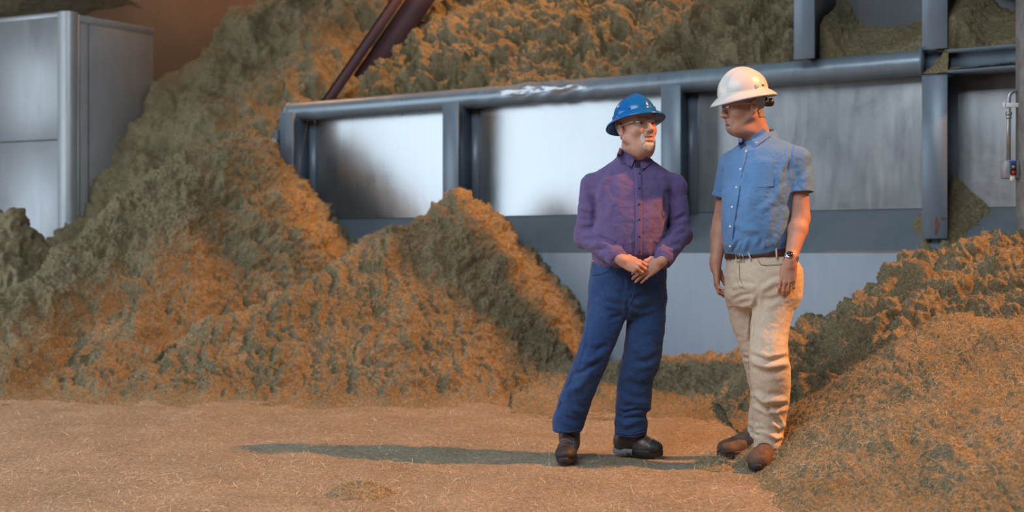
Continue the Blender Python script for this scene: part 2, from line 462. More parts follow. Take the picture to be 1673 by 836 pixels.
mb = MB(); mb.frame_box(W(-4.3, -.012, ZS0), U_*9.5, UP*0.0001-NV*0, -NV*.0001)   # seed, replaced below
mb = MB()
V = [W(-4.3, -.02, ZS0), W(5.2, -.02, ZS0), W(5.2, DEP+.01, ZS1), W(-4.3, DEP+.01, ZS1)]
mb.add(V, [(0, 1, 2, 3)]); mb.build('sloped_sill', SLOPE, wall, None, False, off=wb)
nx, nz = 120, 20
S, Z = np.meshgrid(np.linspace(-4.3, 5.2, nx), np.linspace(-.05, ZS0, nz), indexing='ij')
w_ = .006*noise3(np.stack([S*.9, Z*1.2, S*0+2], -1))
V = np.array([W(s, -.02+d*(z < ZS0-.02), z) for s, d, z in zip(S.ravel(), w_.ravel(), Z.ravel())])
MB().grid(V, nx, nz).build('lower_wall', LOWER, wall, None, True, off=wb)
MB().frame_box(W(-4.3, DEP+.02, 0), U_*9.5, -NV*.05, UP*2.44).build('backing', SLOPE, wall, None, False, off=wb)
# upper wall behind the top pipe
wu = empty('wall_upper', W(1.05, .75, 2.3), kind='structure'); wub = np.array(wu.location)
MB().frame_box(W(.98, .72, 2.2), U_*4.3, -NV*.04, UP*2.2).build('panel', LIGHTP, wu, None, False, off=wub)
# posts
def post(name, s, z0, z1, label, z_sill=True, parent_name=None, w=.165):
    o = empty(name, W(s, 0, z0), label=label, cat='steel post'); b = np.array(o.location)
    MB().frame_box(W(s-w/2, -.004, z0), U_*w, -NV*.016, UP*(z1-z0), .003).build('front_flange', PAINT, o, None, False, off=b)
    zb = z0 if not z_sill else z0
    MB().frame_box(W(s-.008, .011, zb), U_*.016, -NV*(DEP-.015), UP*(z1-zb)).build('web', PAINT, o, None, False, off=b)
    MB().frame_box(W(s-w/2, DEP-.016, ZS1-.02 if z_sill else z0), U_*w, -NV*.014, UP*(z1-(ZS1-.02 if z_sill else z0))).build('back_flange', PAINT, o, None, False, off=b)
    return o
zp = ZS0+.10
P1 = post('steel_post', POSTS[0], zp, 2.36, 'grey steel post at the far end of the pipe, behind the tall left straw mound')
P2 = post('steel_post', POSTS[1], zp, 2.335, 'pale grey steel post rising behind the peak of the middle straw mound')
P3 = post('steel_post', POSTS[2], zp, 2.335, 'grey steel post standing behind and between the two men')
P4 = post('steel_post', POSTS[3], zp, 2.285, 'tall grey steel post with rust stains right of the white-hatted man', w=.17)
b4 = np.array(P4.location)
MB().frame_box(W(POSTS[3]-.085, -.004, 2.44), U_*.17, -NV*.016, UP*1.6, .003).build('upper_flange', PAINT, P4, None, False, off=b4)
MB().frame_box(W(POSTS[3]-.008, .011, 2.44), U_*.016, -NV*.7, UP*1.6).build('upper_web', PAINT, P4, None, False, off=b4)
MB().frame_box(W(POSTS[3]-.085, .10, 2.28), U_*.17, -NV*.02, UP*.165).build('joint_plate', PAINT, P4, None, False, off=b4)
MB().frame_box(W(POSTS[3]-.095, -.03, 2.27), U_*.012, -NV*.2, UP*.19).build('pipe_end_plate', PAINT, P4, None, False, off=b4)
mb = MB()
for (s0, z0, w, h, sd) in ((1.985, 1.17, .028, .12, 1), (2.03, 1.27, .04, .022, 2)):
    n = 18; V = [W(s0, -.0055, z0+h/2)]+[W(s0+w/2*math.cos(a)*(1+.3*math.sin(5*a+sd)), -.0055, z0+h/2+h/2*math.sin(a)*(1+.2*math.cos(3*a))) for a in np.linspace(0, 2*math.pi, n, endpoint=False)]
    mb.add(V, [(0, 1+k, 1+(k+1) % n) for k in range(n)])
mb.build('rust_stain', STAIN, P4, None, False, off=b4)
PU = empty('steel_post', W(1.055, .02, 2.45), label='short grey steel post standing on the top pipe above the white hard hat', cat='steel post')
bu = np.array(PU.location)
MB().frame_box(W(.975, .0, 2.45), U_*.155, -NV*.014, UP*1.6, .003).build('front_flange', PAINT, PU, None, False, off=bu)
MB().frame_box(W(1.047, .014, 2.45), U_*.016, -NV*.7, UP*1.6).build('web', PAINT, PU, None, False, off=bu)
# top pipe
pipe = empty('steel_pipe', W(-1, .225, PIPE_Z-PIPE_R), label='long grey steel pipe running along the top of the panel wall, dented in the middle', cat='pipe')
pb = np.array(pipe.location)
n = 220; ss = np.linspace(-4.06, 1.88, n); pts = [W(s, .215, PIPE_Z) for s in ss]
def rf(i, a):
    s = ss[i]; d = 0
    g = math.exp(-((s+1.15)/.45)**2)
    return 1+g*.10*(math.sin(s*23+2*math.sin(a))*math.cos(a*2+s*9))
MB().tube(pts, PIPE_R, 28, True, rf).build('pipe_body', PIPEM, pipe, None, True, off=pb)
# crumpled bright skin on the dent
nu, nv = 70, 16; V = []
for i in range(nu):
    s = -1.72+1.0*i/(nu-1)
    for j in range(nv):
        a = math.radians(-18+105*j/(nv-1)); e = min(1, 3.5*min(i, nu-1-i)/nu)*min(1, 3*min(j, nv-1-j)/nv)
        nn = noise3(np.array([s*7, j*.40, 3.0])); n2 = noise3(np.array([s*15, j*.8, 8.0]))
        r = PIPE_R*(1.02+e*(.16+.20*nn+.10*n2)-.05*(1-e))
        V.append(W(s, .215, PIPE_Z)+NV*r*math.cos(a)+UP*r*math.sin(a))
MB().grid(V, nu, nv, flip=True).build('crumpled_dent', DENT, pipe, None, True, off=pb)
MB().tube([W(-4.085, .215, PIPE_Z), W(-4.055, .215, PIPE_Z)], PIPE_R*1.12, 28).build('end_cap', PIPEM, pipe, None, False, off=pb)
# bracket at the far end
br = empty('pipe_bracket', W(-4.02, -.03, 2.0), label='small shiny steel bracket beside the far end of the top pipe', cat='bracket'); bb = np.array(br.location)
MB().frame_box(W(-4.19, -.04, 2.05), U_*.16, -NV*.10, UP*.07, .008).build('clamp_block', DENT, br, None, False, off=bb)
MB().frame_box(W(-4.07, -.02, 1.72), U_*.04, -NV*.05, UP*.48, .004).build('strap', PAINT, br, None, False, off=bb)
MB().tube([W(-4.13, -.07, 2.085), W(-4.13, -.03, 2.085)], .018, 6).build('bolt', DENT, br, None, False, off=bb)
# horizontal beam, right bay
bm = empty('steel_beam', W(3.3, .0, 2.27), label='horizontal grey steel beam right of the tall post, straw lying along it', cat='steel beam'); bbm = np.array(bm.location)
MB().frame_box(W(2.06, -.03, 2.41), U_*3.0, -NV*.22, UP*.016).build('top_flange', PAINT, bm, None, False, off=bbm)
MB().frame_box(W(2.06, .07, 2.285), U_*3.0, -NV*.016, UP*.126).build('web', PAINT, bm, None, False, off=bbm)
MB().frame_box(W(2.06, -.03, 2.27), U_*3.0, -NV*.22, UP*.016).build('bottom_flange', PAINT, bm, None, False, off=bbm)
# concrete column and its switch
CY = 7.54; CXL = (1658-CX)/F_PX*(CY+.08)
col = empty('concrete_column', (CXL+.17, CY, 0), label='rough grey concrete column at the right edge of the picture', cat='column'); cb = np.array(col.location)
MB().box((CXL+.17, CY, 3.4), (.34, .16, 6.8), 0, .012).build('shaft', CONC, col, None, False, off=cb)
hd = empty('unseen_light_blocker', (CXL+.5, 8.9, 4.4), kind='structure')  # unseen block added to keep the work light off the ledge straw
MB().box((CXL+.6, 9.2, 4.2), (.45, 2.7, 2.6), 0, .01).build('beam', CONC, hd, None, False, off=(CXL+.5, 8.9, 4.4))  # body of the added light block, no known part of the shed
GALV = plain('galvanised_conduit', lin(.42, .43, .43), .35, .8)
GREYBOX = plain('grey_box_enamel', lin(.33, .34, .34), .45, .2)
BLACKP = plain('black_plastic', lin(.02, .02, .022), .45)
REDP = plain('red_button', lin(.5, .03, .03), .4); BLUEP = plain('blue_label', lin(.06, .10, .55), .5); WHITEP = plain('white_tag', lin(.75, .75, .74), .5)
yb = CY+.04
def cp(px, py, d=0): return at(px, py, yb+d)
cd = empty('conduit', cp(1648, 262), label='thin grey conduit with hooked top strapped to the concrete column', cat='conduit'); c0 = np.array(cd.location)
top = cp(1648, 155); P = [cp(1648, 262), cp(1648, 205), cp(1648, 160)]
for a in np.linspace(0, 90, 7)[1:]: P.append(cp(1648, 160)+np.array([.045*(1-math.cos(math.radians(a))), 0, .045*math.sin(math.radians(a))]))
P.append(P[-1]+np.array([.08, .0, 0]))
MB().tube(P, .0125, 12).build('pipe_run', GALV, cd, None, True, off=c0)
MB().tube([cp(1648, 188), cp(1648, 183)], .019, 12).tube([cp(1648, 194), cp(1648, 189)], .016, 12).build('coupling', GALV, cd, None, True, off=c0)
m_ = cp(1648, 172)
MB().box(m_+np.array([.035, -.014, 0]), (.13, .006, .028), 0, .002).box(m_+np.array([-.028, -.002, 0]), (.012, .03, .034), 0, .002).build('strap', WHITEP, cd, None, False, off=c0)
sw = empty('switch_box', cp(1650, 292), label='small grey push button box hanging on the conduit by the column', cat='switch'); s0 = np.array(sw.location)
ctr = cp(1650, 277)
MB().box(ctr, (.094, .07, .112), 0, .006).build('enclosure', GREYBOX, sw, None, False, off=s0)
MB().box(ctr+np.array([.004, -.038, .0]), (.038, .012, .068), 0, .004).build('button_plate', BLACKP, sw, None, False, off=s0)
MB().tube([ctr+np.array([.004, -.042, -.02]), ctr+np.array([.004, -.053, -.02])], .0115, 14).build('stop_button', REDP, sw, None, True, off=s0)
MB().tube([ctr+np.array([.004, -.042, .014]), ctr+np.array([.004, -.050, .014])], .0105, 14).build('start_button', GREYBOX, sw, None, True, off=s0)
MB().box(ctr+np.array([.004, -.0365, .045]), (.045, .004, .014), 0, .001).build('blue_label', BLUEP, sw, None, False, off=s0)
MB().box(ctr+np.array([.002, -.034, -.058]), (.028, .016, .03), 0, .004).tube([ctr+np.array([-.007, -.034, -.045]), ctr+np.array([-.007, -.034, -.03]), ctr+np.array([.011, -.034, -.03]), ctr+np.array([.011, -.034, -.045])], .003, 8).build('padlock', WHITEP, sw, None, False, off=s0)
MB().box(ctr+np.array([.08, .03, 0]), (.09, .02, .03), 0, .002).build('mounting_arm', GALV, sw, None, False, off=s0)
# hopper box, left
HC = at(112, 18, 12.0); hx, hy = HC[0], HC[1]; HT = HC[2]
fd = np.array([-.913, .408, 0]); sd = np.array([.408, .913, 0]) *1.0; sd = np.array([.58, .815, 0]); sd /= np.linalg.norm(sd)
hop = empty('steel_hopper', (hx-.3, hy+.6, 0), label='tall pale grey sheet steel hopper bin at the far left', cat='hopper'); hb = np.array(hop.location)
c = np.array([hx, hy, 0])
pf = c+fd*.12; ps = c+sd*.09
def slab(mb, a, dirv, length, z0, z1, th, nrm, bev=.004): return mb.frame_box(np.array([a[0], a[1], z0]), dirv*length, -nrm*th, UP*(z1-z0), bev)
nf = np.array([-fd[1], fd[0], 0]); nf = nf if nf[1] < 0 else -nf; ns = np.array([sd[1], -sd[0], 0])
seam = 1.06+(HZ-228)/F_PX*12.05
slab(MB(), pf, fd, 1.9, seam+.004, HT-.03, .03, nf).build('upper_front_sheet', HOPPER, hop, None, False, off=hb)
slab(MB(), pf, fd, 1.9, -.02, seam-.004, .03, nf).build('lower_front_sheet', HOPPER, hop, None, False, off=hb)
mb = MB(); V = []; nn = 12
for j, z in enumerate((-.02, HT)):
    for i in range(nn):
        t = i/(nn-1); p = (1-t)**2*(pf+nf*.02)+2*t*(1-t)*(c+nf*.03+ns*.03)+t*t*(ps+ns*.02); V.append([p[0], p[1], z])
mb.add(V, [(i, i+1, nn+i+1, nn+i) for i in range(nn-1)])
mb.build('rounded_corner', HOPPER, hop, None, True, off=hb)
slab(MB(), ps, sd, .92, -.02, HT-.06, .03, ns).build('side_sheet', HOPPER, hop, None, False, off=hb)
slab(MB(), ps+sd*.12, sd, .03, -.02, HT-.06, .02, ns).frame_box(np.append((ps+ns*.008)[:2], -.02), sd*.02, ns*.012, UP*HT).build('side_seam', HOPPER, hop, None, False, off=hb)
slab(MB(), pf+nf*.012, fd, 1.9, HT-.05, HT, .05, nf).build('front_rim', HOPPER, hop, None, False, off=hb)
slab(MB(), ps+ns*.012, sd, .92, HT-.09, HT-.02, .05, ns).build('side_rim', HOPPER, hop, None, False, off=hb)
# rusty inclined beam
ra, rb = at(535, 165, 11.9), at(665, -25, 11.9)
rb_o = empty('rusty_beam', ra, label='rusty purple steel angle beam slanting up through the straw above the far pipe end', cat='steel beam'); rbb = ra.copy()
d = rb-ra; dl = np.linalg.norm(d); d /= dl; sp = np.cross(d, np.array([0, -1.0, 0])); sp /= np.linalg.norm(sp)
MB().frame_box(ra-d*.6-sp*.05, d*(dl+1.6), np.array([0, .02, 0]), sp*.10).frame_box(ra-d*.6-sp*.05, d*(dl+1.6), np.array([0, .16, 0]), sp*.016).build('angle_iron', RUST, rb_o, None, False, off=rbb)
ch = at(640, 40, 12.2)
MB().frame_box(ra+d*.35+sp*.05+np.array([0, .08, 0]), d*(dl+.6), sp*.24, np.array([0, .03, 0])).build('chute_plate', RUST, rb_o, None, False, off=rbb)
# shell of the shed (mostly out of view)
fl_n = 0
def hfloor(P, A, B):
    x = P[..., 0]; y = P[..., 1]
    z = .012*fbm(np.stack([x/.6, y/.35, x*0], -1), 3)+.010*np.maximum(0, noise3(np.stack([x/.25+4, y/.12, x*0+1], -1)))
    z = z+(.05*np.maximum(0, noise3(np.stack([x*1.3, y*2.0, x*0+8], -1)))+.03*np.maximum(0, noise3(np.stack([x*3.1, y*4.5, x*0+2], -1))))*np.clip((y-7.9)/.8, 0, 1)
    return z-.02
fo, fP, fF = grid_heap('floor', (-6.5, 3.2, 0), (11.5, 0, 0), (0, 7.6, 0), 620, 480, hfloor, STRAW_FLOOR, 1.0, 3, (.012, .4, .010, .09, .006, .022), base=(0, 8, 0), kind='structure')
MB().add([[-9, -6, -.06], [9, -6, -.06], [9, 18, -.06], [-9, 18, -.06]], [(0, 1, 2, 3)]).build('floor_slab', CONC, None, None, False, kind='structure')
MB().frame_box((-9, 15.6, -.1), (18, 0, 0), (0, .2, 0), (0, 0, 8)).build('wall_far', BROWN, None, None, False, kind='structure')
mb = MB()   # left wall with the open bay door the daylight comes through
mb.frame_box((-8.2, 10.1, -.1), (.2, 0, 0), (0, 5.6, 0), (0, 0, 8)).frame_box((-8.2, -6, -.1), (.2, 0, 0), (0, 9.4, 0), (0, 0, 8)).frame_box((-8.2, 3.4, 5.0), (.2, 0, 0), (0, 6.7, 0), (0, 0, 2.9))
mb.build('wall_left', ROOMM, None, None, False, kind='structure')
MB().frame_box((-9, -6.2, -.1), (18, 0, 0), (0, .2, 0), (0, 0, 8)).build('wall_front', ROOMM, None, None, False, kind='structure')

mb = MB()   # unseen right wall, shaped so its lintel keeps work light off the left mound
mb.frame_box((4.6, -6, 6.38), (.15, 0, 0), (0, 16, 0), (0, 0, 3.0)).frame_box((4.6, -6, -.1), (.15, 0, 0), (0, 8.2, 0), (0, 0, 6.6))
mb.build('wall_right', ROOMM, None, None, False, kind='structure')
# ============================================================= the straw
def pt(px, py, D):
    p = at(px, py, D); return (p[0], p[1], p[2])
def toe(z): return .5*(z+np.sqrt(z*z+.03))-.05
def R(a, b, k=None): return a+b+((k,) if k else ())
# middle mound
m2 = [R(pt(755, 312, 10.0), pt(645, 365, 9.75)), R(pt(645, 365, 9.75), pt(475, 465, 9.45)), R(pt(475, 465, 9.45), pt(350, 520, 9.3)), R(pt(350, 520, 9.3), pt(185, 640, 9.0)),
      R(pt(755, 312, 10.0), pt(800, 345, 10.05)), R(pt(800, 345, 10.05), pt(850, 400, 10.0)), R(pt(850, 400, 10.0), pt(930, 570, 9.75))]
o, P, F = grid_heap('straw_mound', (-3.9, 8.2, 0), (4.6, 0, 0), (0, 2.5, 0), 620, 420, lambda P, A, B: toe(ridges(P, m2, 1.22, .10)), STRAW, 1, 2, (.07, .4, .044, .16, .016, .035), clip=lambda P: P[:, 2] > -.05,
                    label='middle brown straw mound whose peak stands left of the blue-hatted man', cat='straw heap')
fibres(P, F, 26000, o, basearr(o), seed=3, lay=.6, L=(.02, .07))
# tall left mound
m1 = [R(pt(400, 206, 11.3), pt(290, 252, 11.0)), R(pt(290, 252, 11.0), pt(190, 330, 10.6)), R(pt(190, 330, 10.6), pt(60, 455, 9.9)), R(pt(60, 455, 9.9), pt(-120, 560, 9.6)),
      R(pt(400, 206, 11.3), pt(440, 256, 11.2)), R(pt(440, 256, 11.2), pt(496, 345, 11.0)), R(pt(496, 345, 11.0), pt(552, 405, 10.75)), R(pt(300, 300, 10.6), pt(230, 480, 9.75)), R(pt(60, 470, 9.8), pt(20, 600, 9.2))]
o, P, F = grid_heap('straw_mound', (-5.6, 8.3, 0), (4.6, 0, 0), (0, 3.6, 0), 560, 460, lambda P, A, B: toe(ridges(P, m1, 1.15, .14)), STRAW, 1, 1, (.08, .45, .052, .18, .018, .035), clip=lambda P: P[:, 2] > -.05,
                    label='tall grey-brown straw mound on the left, in front of the far end of the pipe', cat='straw heap')
fibres(P, F, 26000, o, basearr(o), seed=4, lay=.6, L=(.02, .07))
# small heap at the left edge
m0 = [R(pt(25, 352, 10.6), pt(-120, 340, 10.8)), R(pt(25, 352, 10.6), pt(70, 400, 10.6))]
o, P, F = grid_heap('straw_mound', (-6.2, 9.2, 0), (2.6, 0, 0), (0, 2.4, 0), 200, 190, lambda P, A, B: np.maximum(ridges(P, m0, 1.9, .1), -.3), STRAW, .9, 6, clip=lambda P: P[:, 2] > -.05,
                    label='dark brown straw heap at the left edge against the hopper bin', cat='straw heap')
# falling slope far left-centre
m3 = [R(pt(760, -300, 14.4), pt(540, -40, 13.5)), R(pt(540, -40, 13.5), pt(420, 5, 13.2)), R(pt(420, 5, 13.2), pt(310, 115, 12.9)), R(pt(310, 115, 12.9), pt(240, 205, 12.6), 2.0), R(pt(240, 205, 12.6), pt(216, 270, 12.5), 2.6), R(pt(540, -40, 13.5), pt(500, 170, 12.3))]
o, P, F = grid_heap('straw_bank', (-5.0, 11.2, 0), (6.2, 0, 0), (0, 4.0, 0), 420, 300, lambda P, A, B: np.maximum(ridges(P, m3, 1.35, .2), -.3), STRAW, 1, 9, (.16, .5, .06, .2, .018, .05), clip=lambda P: (P[:, 2] > -.05) & ~((-((P-F0)@NV) < .46) & ((P-F0)@U_ > -4.12)),
                    label='high straw bank spilling down behind the tall left mound and the pipe end', cat='straw heap')
# bank on the upper ledge
def hbank(P, A, B):
    s = A-3.75; t = B
    n = noise3(np.stack([s*1.3, t*1.3, s*0+4], -1)); n2 = noise3(np.stack([s*2.6, t*2.0, s*0+9], -1))
    front = .50*(1-np.exp(-t/.22)); z = 2.37+front*(1+.28*n+.2*n2)+np.maximum(0, t-.30)*.82+.1*n*np.minimum(1, t)
    edge = (s+3.58)-.34*(z-2.42); z = z-np.maximum(0, .12-edge)*2.2
    right = np.clip((s-.93)/.1, 0, 1); zl = 2.42+.02*n+.42*np.minimum(t, .72)+.03*n2
    return z*(1-right)+zl*right
o, P, F = grid_heap('straw_bank', W(-3.75, .27, 0), U_*4.7, -NV*2.9, 560, 330, hbank, STRAW, 1.0, 12, (.11, .5, .10, .22, .022, .04), clip=lambda P: P[:, 2] > np.where((P-F0)@U_ < -2.9, 2.40, 2.1),
                    label='big lumpy straw bank heaped on the ledge above the long top pipe', cat='straw heap')
fibres(P, F, 5000, o, basearr(o), seed=5, wfun=lambda a: (a[:, 2] < 4))
def hled(P, A, B):
    s = A+1.12; t = B+.2
    return np.where(B < .03, 2.38, 2.35+.54*np.minimum(t, .74)+.05*noise3(np.stack([s*3, t*3, s*0], -1))+.05*np.abs(s-1.5)+.22*np.exp(-((s-1.10)/.13)**2))
o, P, F = grid_heap('straw_bank', W(1.10, .19, 0), U_*.84, -NV*.54, 110, 80, hled, STRAW, .55, 14, (.04, .3, .02, .1, .010, .03), label='low straw drift on the ledge between the short post and the tall post', cat='straw heap')
def hled2(P, A, B):
    return np.where(B < .03, 2.42, 2.44+.55*np.minimum(B, .6)+.06*noise3(np.stack([A*2.5, B*2.5, A*0+3], -1))+.2*np.exp(-((A-.1)/.14)**2))
o, P, F = grid_heap('straw_bank', W(1.99, .0, 0), U_*1.9, -NV*.7, 190, 80, hled2, STRAW, .6, 15, (.05, .3, .02, .1, .010, .03), label='straw drift above the horizontal beam in the top right corner', cat='straw heap')
def hled3(P, A, B): return 2.292+.045*np.exp(-(B/.05)**2*0)*(.6+.5*noise3(np.stack([A*4, B*4, A*0+3], -1)))-.35*np.abs(B-.06)*(B < .06)
o, P, F = grid_heap('straw_clump', W(2.07, -.02, 0), U_*1.8, -NV*.085, 160, 16, hled3, STRAW, .35, 16, (.03, .2, .012, .06, .006, .03), label='thin line of straw lying in the channel of the horizontal beam', cat='straw heap')
def cone(apex, r, k): return lambda P, A, B: apex[2]-k*(np.sqrt((P[..., 0]-apex[0])**2+(P[..., 1]-apex[1])**2+.02**2))
a_ = W(1.965, .03, 2.40)
o, P, F = grid_heap('straw_clump', W(1.88, -.02, 0), U_*.18, -NV*.11, 40, 30, lambda P, A, B: 2.27+(.02+.14*np.clip(A/.16, 0, 1)**1.5)*np.clip(B/.035, 0, 1), STRAW, .35, 17, (.03, .2, .02, .08, .008, .03), label='straw caught in the gap of the tall post at pipe height', cat='straw heap')
# drifts on the sloped sill beside the tall post
tof = lambda P: -((P-F0)@NV)
zsl = lambda t: ZS0+(ZS1-ZS0)*np.clip((t+.02)/(DEP+.02), 0, 1)
def hsr(P, A, B):
    s = A+2.0; t = B-.05; return np.maximum(1.61-1.0*(np.abs(s-2.03))-1.55*np.abs(DEP-t), zsl(t)-.12)
o, P, F = grid_heap('straw_clump', W(2.0, -.05, 0), U_*.5, -NV*.37, 80, 60, hsr, STRAW, .45, 18, (.03, .2, .02, .08, .01, .03), clip=lambda P: P[:, 2] > zsl(tof(P))-.05, label='wedge of straw piled on the sloped sill right of the tall post', cat='straw heap')
def hsl(P, A, B):
    s = A+1.72; t = B-.02; return np.maximum(1.42-1.2*np.abs(s-1.90)-1.6*np.abs(.2-t), zsl(t)-.12)
o, P, F = grid_heap('straw_clump', W(1.72, .0, 0), U_*.24, -NV*.32, 50, 50, hsl, STRAW, .4, 19, (.03, .2, .02, .08, .01, .03), clip=lambda P: P[:, 2] > zsl(tof(P))-.05, label='small straw clump on the sloped sill left of the tall post', cat='straw heap')
# low drift behind the men, right mound and its front lobe
m5 = [R(pt(930, 590, 9.1), pt(1100, 585, 9.0), .55), R(pt(1100, 585, 9.0), pt(1235, 560, 8.85), .55), R(pt(1235, 560, 8.85), pt(1330, 515, 8.6), .9)]
o, P, F = grid_heap('straw_drift', (.0, 7.5, 0), (2.7, 0, 0), (0, 2.2, 0), 360, 290, lambda P, A, B: toe(ridges(P, m5, .7, .1)), STRAW, 1, 21, (.04, .4, .022, .10, .012, .03), clip=lambda P: P[:, 2] > -.05,
                    label='low olive straw drift along the wall foot behind the two men', cat='straw heap')
fibres(P, F, 9000, o, basearr(o), seed=6, lay=.5, L=(.02, .06), w=.0005)
m6 = [R(pt(1700, 350, 7.6), pt(1600, 388, 7.6)), R(pt(1600, 388, 7.6), pt(1500, 402, 7.75)), R(pt(1500, 402, 7.75), pt(1440, 480, 8.0)), R(pt(1440, 480, 8.0), pt(1330, 512, 8.1)), R(pt(1330, 512, 8.1), pt(1270, 580, 8.0)),
      R(pt(1660, 405, 7.0), pt(1500, 440, 7.1)), R(pt(1500, 440, 7.1), pt(1400, 560, 7.1)), R(pt(1400, 560, 7.1), pt(1320, 660, 6.9)), R(pt(1750, 400, 7.0), pt(1660, 405, 7.0))]
o, P, F = grid_heap('straw_mound', (1.35, 6.2, 0), (3.0, 0, 0), (0, 2.9, 0), 450, 430, lambda P, A, B: toe(ridges(P, m6, 1.25, .10)), STRAW, 1, 22, (.07, .4, .052, .18, .016, .035), clip=lambda P: (P[:, 2] > -.05),
                    label='orange-lit straw mound on the right rising up against the concrete column', cat='straw heap')
fibres(P, F, 22000, o, basearr(o), seed=7, lay=.6, L=(.02, .07))
m7 = [R(pt(1760, 515, 6.5), pt(1560, 535, 6.45), .75), R(pt(1560, 535, 6.45), pt(1490, 580, 6.35), .8), R(pt(1490, 580, 6.35), pt(1455, 690, 6.1), .8), R(pt(1620, 570, 6.1), pt(1500, 700, 5.5), .6), R(pt(1500, 700, 5.5), pt(1365, 815, 5.25), .6), R(pt(1455, 690, 6.1), pt(1420, 770, 5.75), .8), R(pt(1700, 560, 6.0), pt(1720, 700, 5.0), .5)]
o, P, F = grid_heap('straw_mound', (1.0, 4.2, 0), (3.0, 0, 0), (0, 3.0, 0), 480, 480, lambda P, A, B: np.maximum(ridges(P, m7, .8, .25), -.3), STRAW, 1, 23, (.03, .4, .012, .12, .007, .03), clip=lambda P: P[:, 2] > -.05,
                    label='smooth orange straw slope in the front right corner beside the brown boots', cat='straw heap')
fibres(P, F, 30000, o, basearr(o), seed=8, w=.0006, lay=.45, L=(.02, .08))
# straw on top of the hopper
mh = [R(pt(150, -25, 12.5), pt(60, -30, 12.5), .6), R(pt(60, -30, 12.5), pt(-150, 0, 12.7), .6), R(pt(150, -25, 12.5), pt(200, 5, 12.6), .6)]
o, P, F = grid_heap('straw_mound', np.append(c[:2], 0)+.04*sd, fd*1.9, sd*.86, 150, 80, lambda P, A, B: ridges(P, mh, .7, .2), STRAW, .6, 25, (.05, .4, .02, .12, .01, .04), clip=lambda P: P[:, 2] > HT-.06, base=(hx-.4, hy+.5, HT), label='straw heaped on top of the steel hopper bin', cat='straw heap')
# scattered strands on the floor, and the small tufts
fb = fibres(fP, fF, 26000, None, (0, 6, 0), name='floor_fibres', mat=FIBRE_PALE, w=.0008, L=(.025, .10), seed=9, wfun=lambda a: (a[:, 1] < 9)*(1/np.maximum(4, a[:, 1])**2))
meta(fb, 'loose straw strands strewn over the trodden floor', 'straw', kind='stuff')
fb2 = fibres(fP, fF, 1500, None, (0, 6, 0), name='pale_chips', mat=FIBRE_PALE, w=.0010, L=(.015, .05), seed=10, lift=.008, wfun=lambda a: (a[:, 1] < 8)*(1/np.maximum(4, a[:, 1])**2))
meta(fb2, 'pale straw chips scattered on the floor', 'straw', kind='stuff')
for (px, py, r_, h_, lab) in ((1165, 756, .11, .035, 'grey straw tuft on the floor in front of the brown boots'), (590, 800, .16, .035, 'loose straw tuft on the floor near the bottom edge')):
    D = EYE*F_PX/(py-HZ); c_ = at(px, py, D)
    o, P, F = grid_heap('straw_tuft', (c_[0]-r_, c_[1]-r_, 0), (2*r_, 0, 0), (0, 2*r_, 0), 60, 60, lambda P, A, B: h_*(1.25-(np.hypot(P[..., 0]-c_[0], P[..., 1]-c_[1])/r_)**2*1.6)-.01, STRAW, .4, px, (.02, .1, .02, .06, .008, .02), clip=lambda P: P[:, 2] > -.02, label=lab, cat='straw')
    fibres(P, F, 500, o, basearr(o), seed=px, w=.0006, L=(.03, .1), lay=.7)

# dust hanging in the air behind the left mound
hzm = bpy.data.materials.new('hanging_dust'); hzm.use_nodes = True; N = hzm.node_tree.nodes; L = hzm.node_tree.links; N.remove(N['Principled BSDF'])
pv = N.new('ShaderNodeVolumePrincipled'); pv.inputs['Color'].default_value = (.72, .55, .36, 1); pv.inputs['Anisotropy'].default_value = .2
tc = N.new('ShaderNodeTexCoord'); nz = noise(N, L, tc.outputs['Generated'], 2.2, 3)
gr = N.new('ShaderNodeTexGradient'); gr.gradient_type = 'SPHERICAL'; mp = N.new('ShaderNodeMapping'); mp.inputs['Location'].default_value = (-1, -1, -1); mp.inputs['Scale'].default_value = (2, 2, 2)
L.new(tc.outputs['Generated'], mp.inputs['Vector']); L.new(mp.outputs['Vector'], gr.inputs['Vector'])
m1_ = N.new('ShaderNodeMath'); m1_.operation = 'MULTIPLY'; L.new(gr.outputs['Fac'], m1_.inputs[0]); L.new(nz, m1_.inputs[1])
m2_ = N.new('ShaderNodeMath'); m2_.operation = 'MULTIPLY'; L.new(m1_.outputs[0], m2_.inputs[0]); m2_.inputs[1].default_value = 1.1; L.new(m2_.outputs[0], pv.inputs['Density'])
L.new(pv.outputs[0], N['Material Output'].inputs['Volume'])
hc = np.array([-4.3, 12.9, 3.0])
MB().box(hc, (3.4, 3.2, 5.2)).build('dust_haze', hzm, None, hc, False, off=hc, kind='stuff', label='brown dust haze hanging in the air behind the left mound', cat='haze')
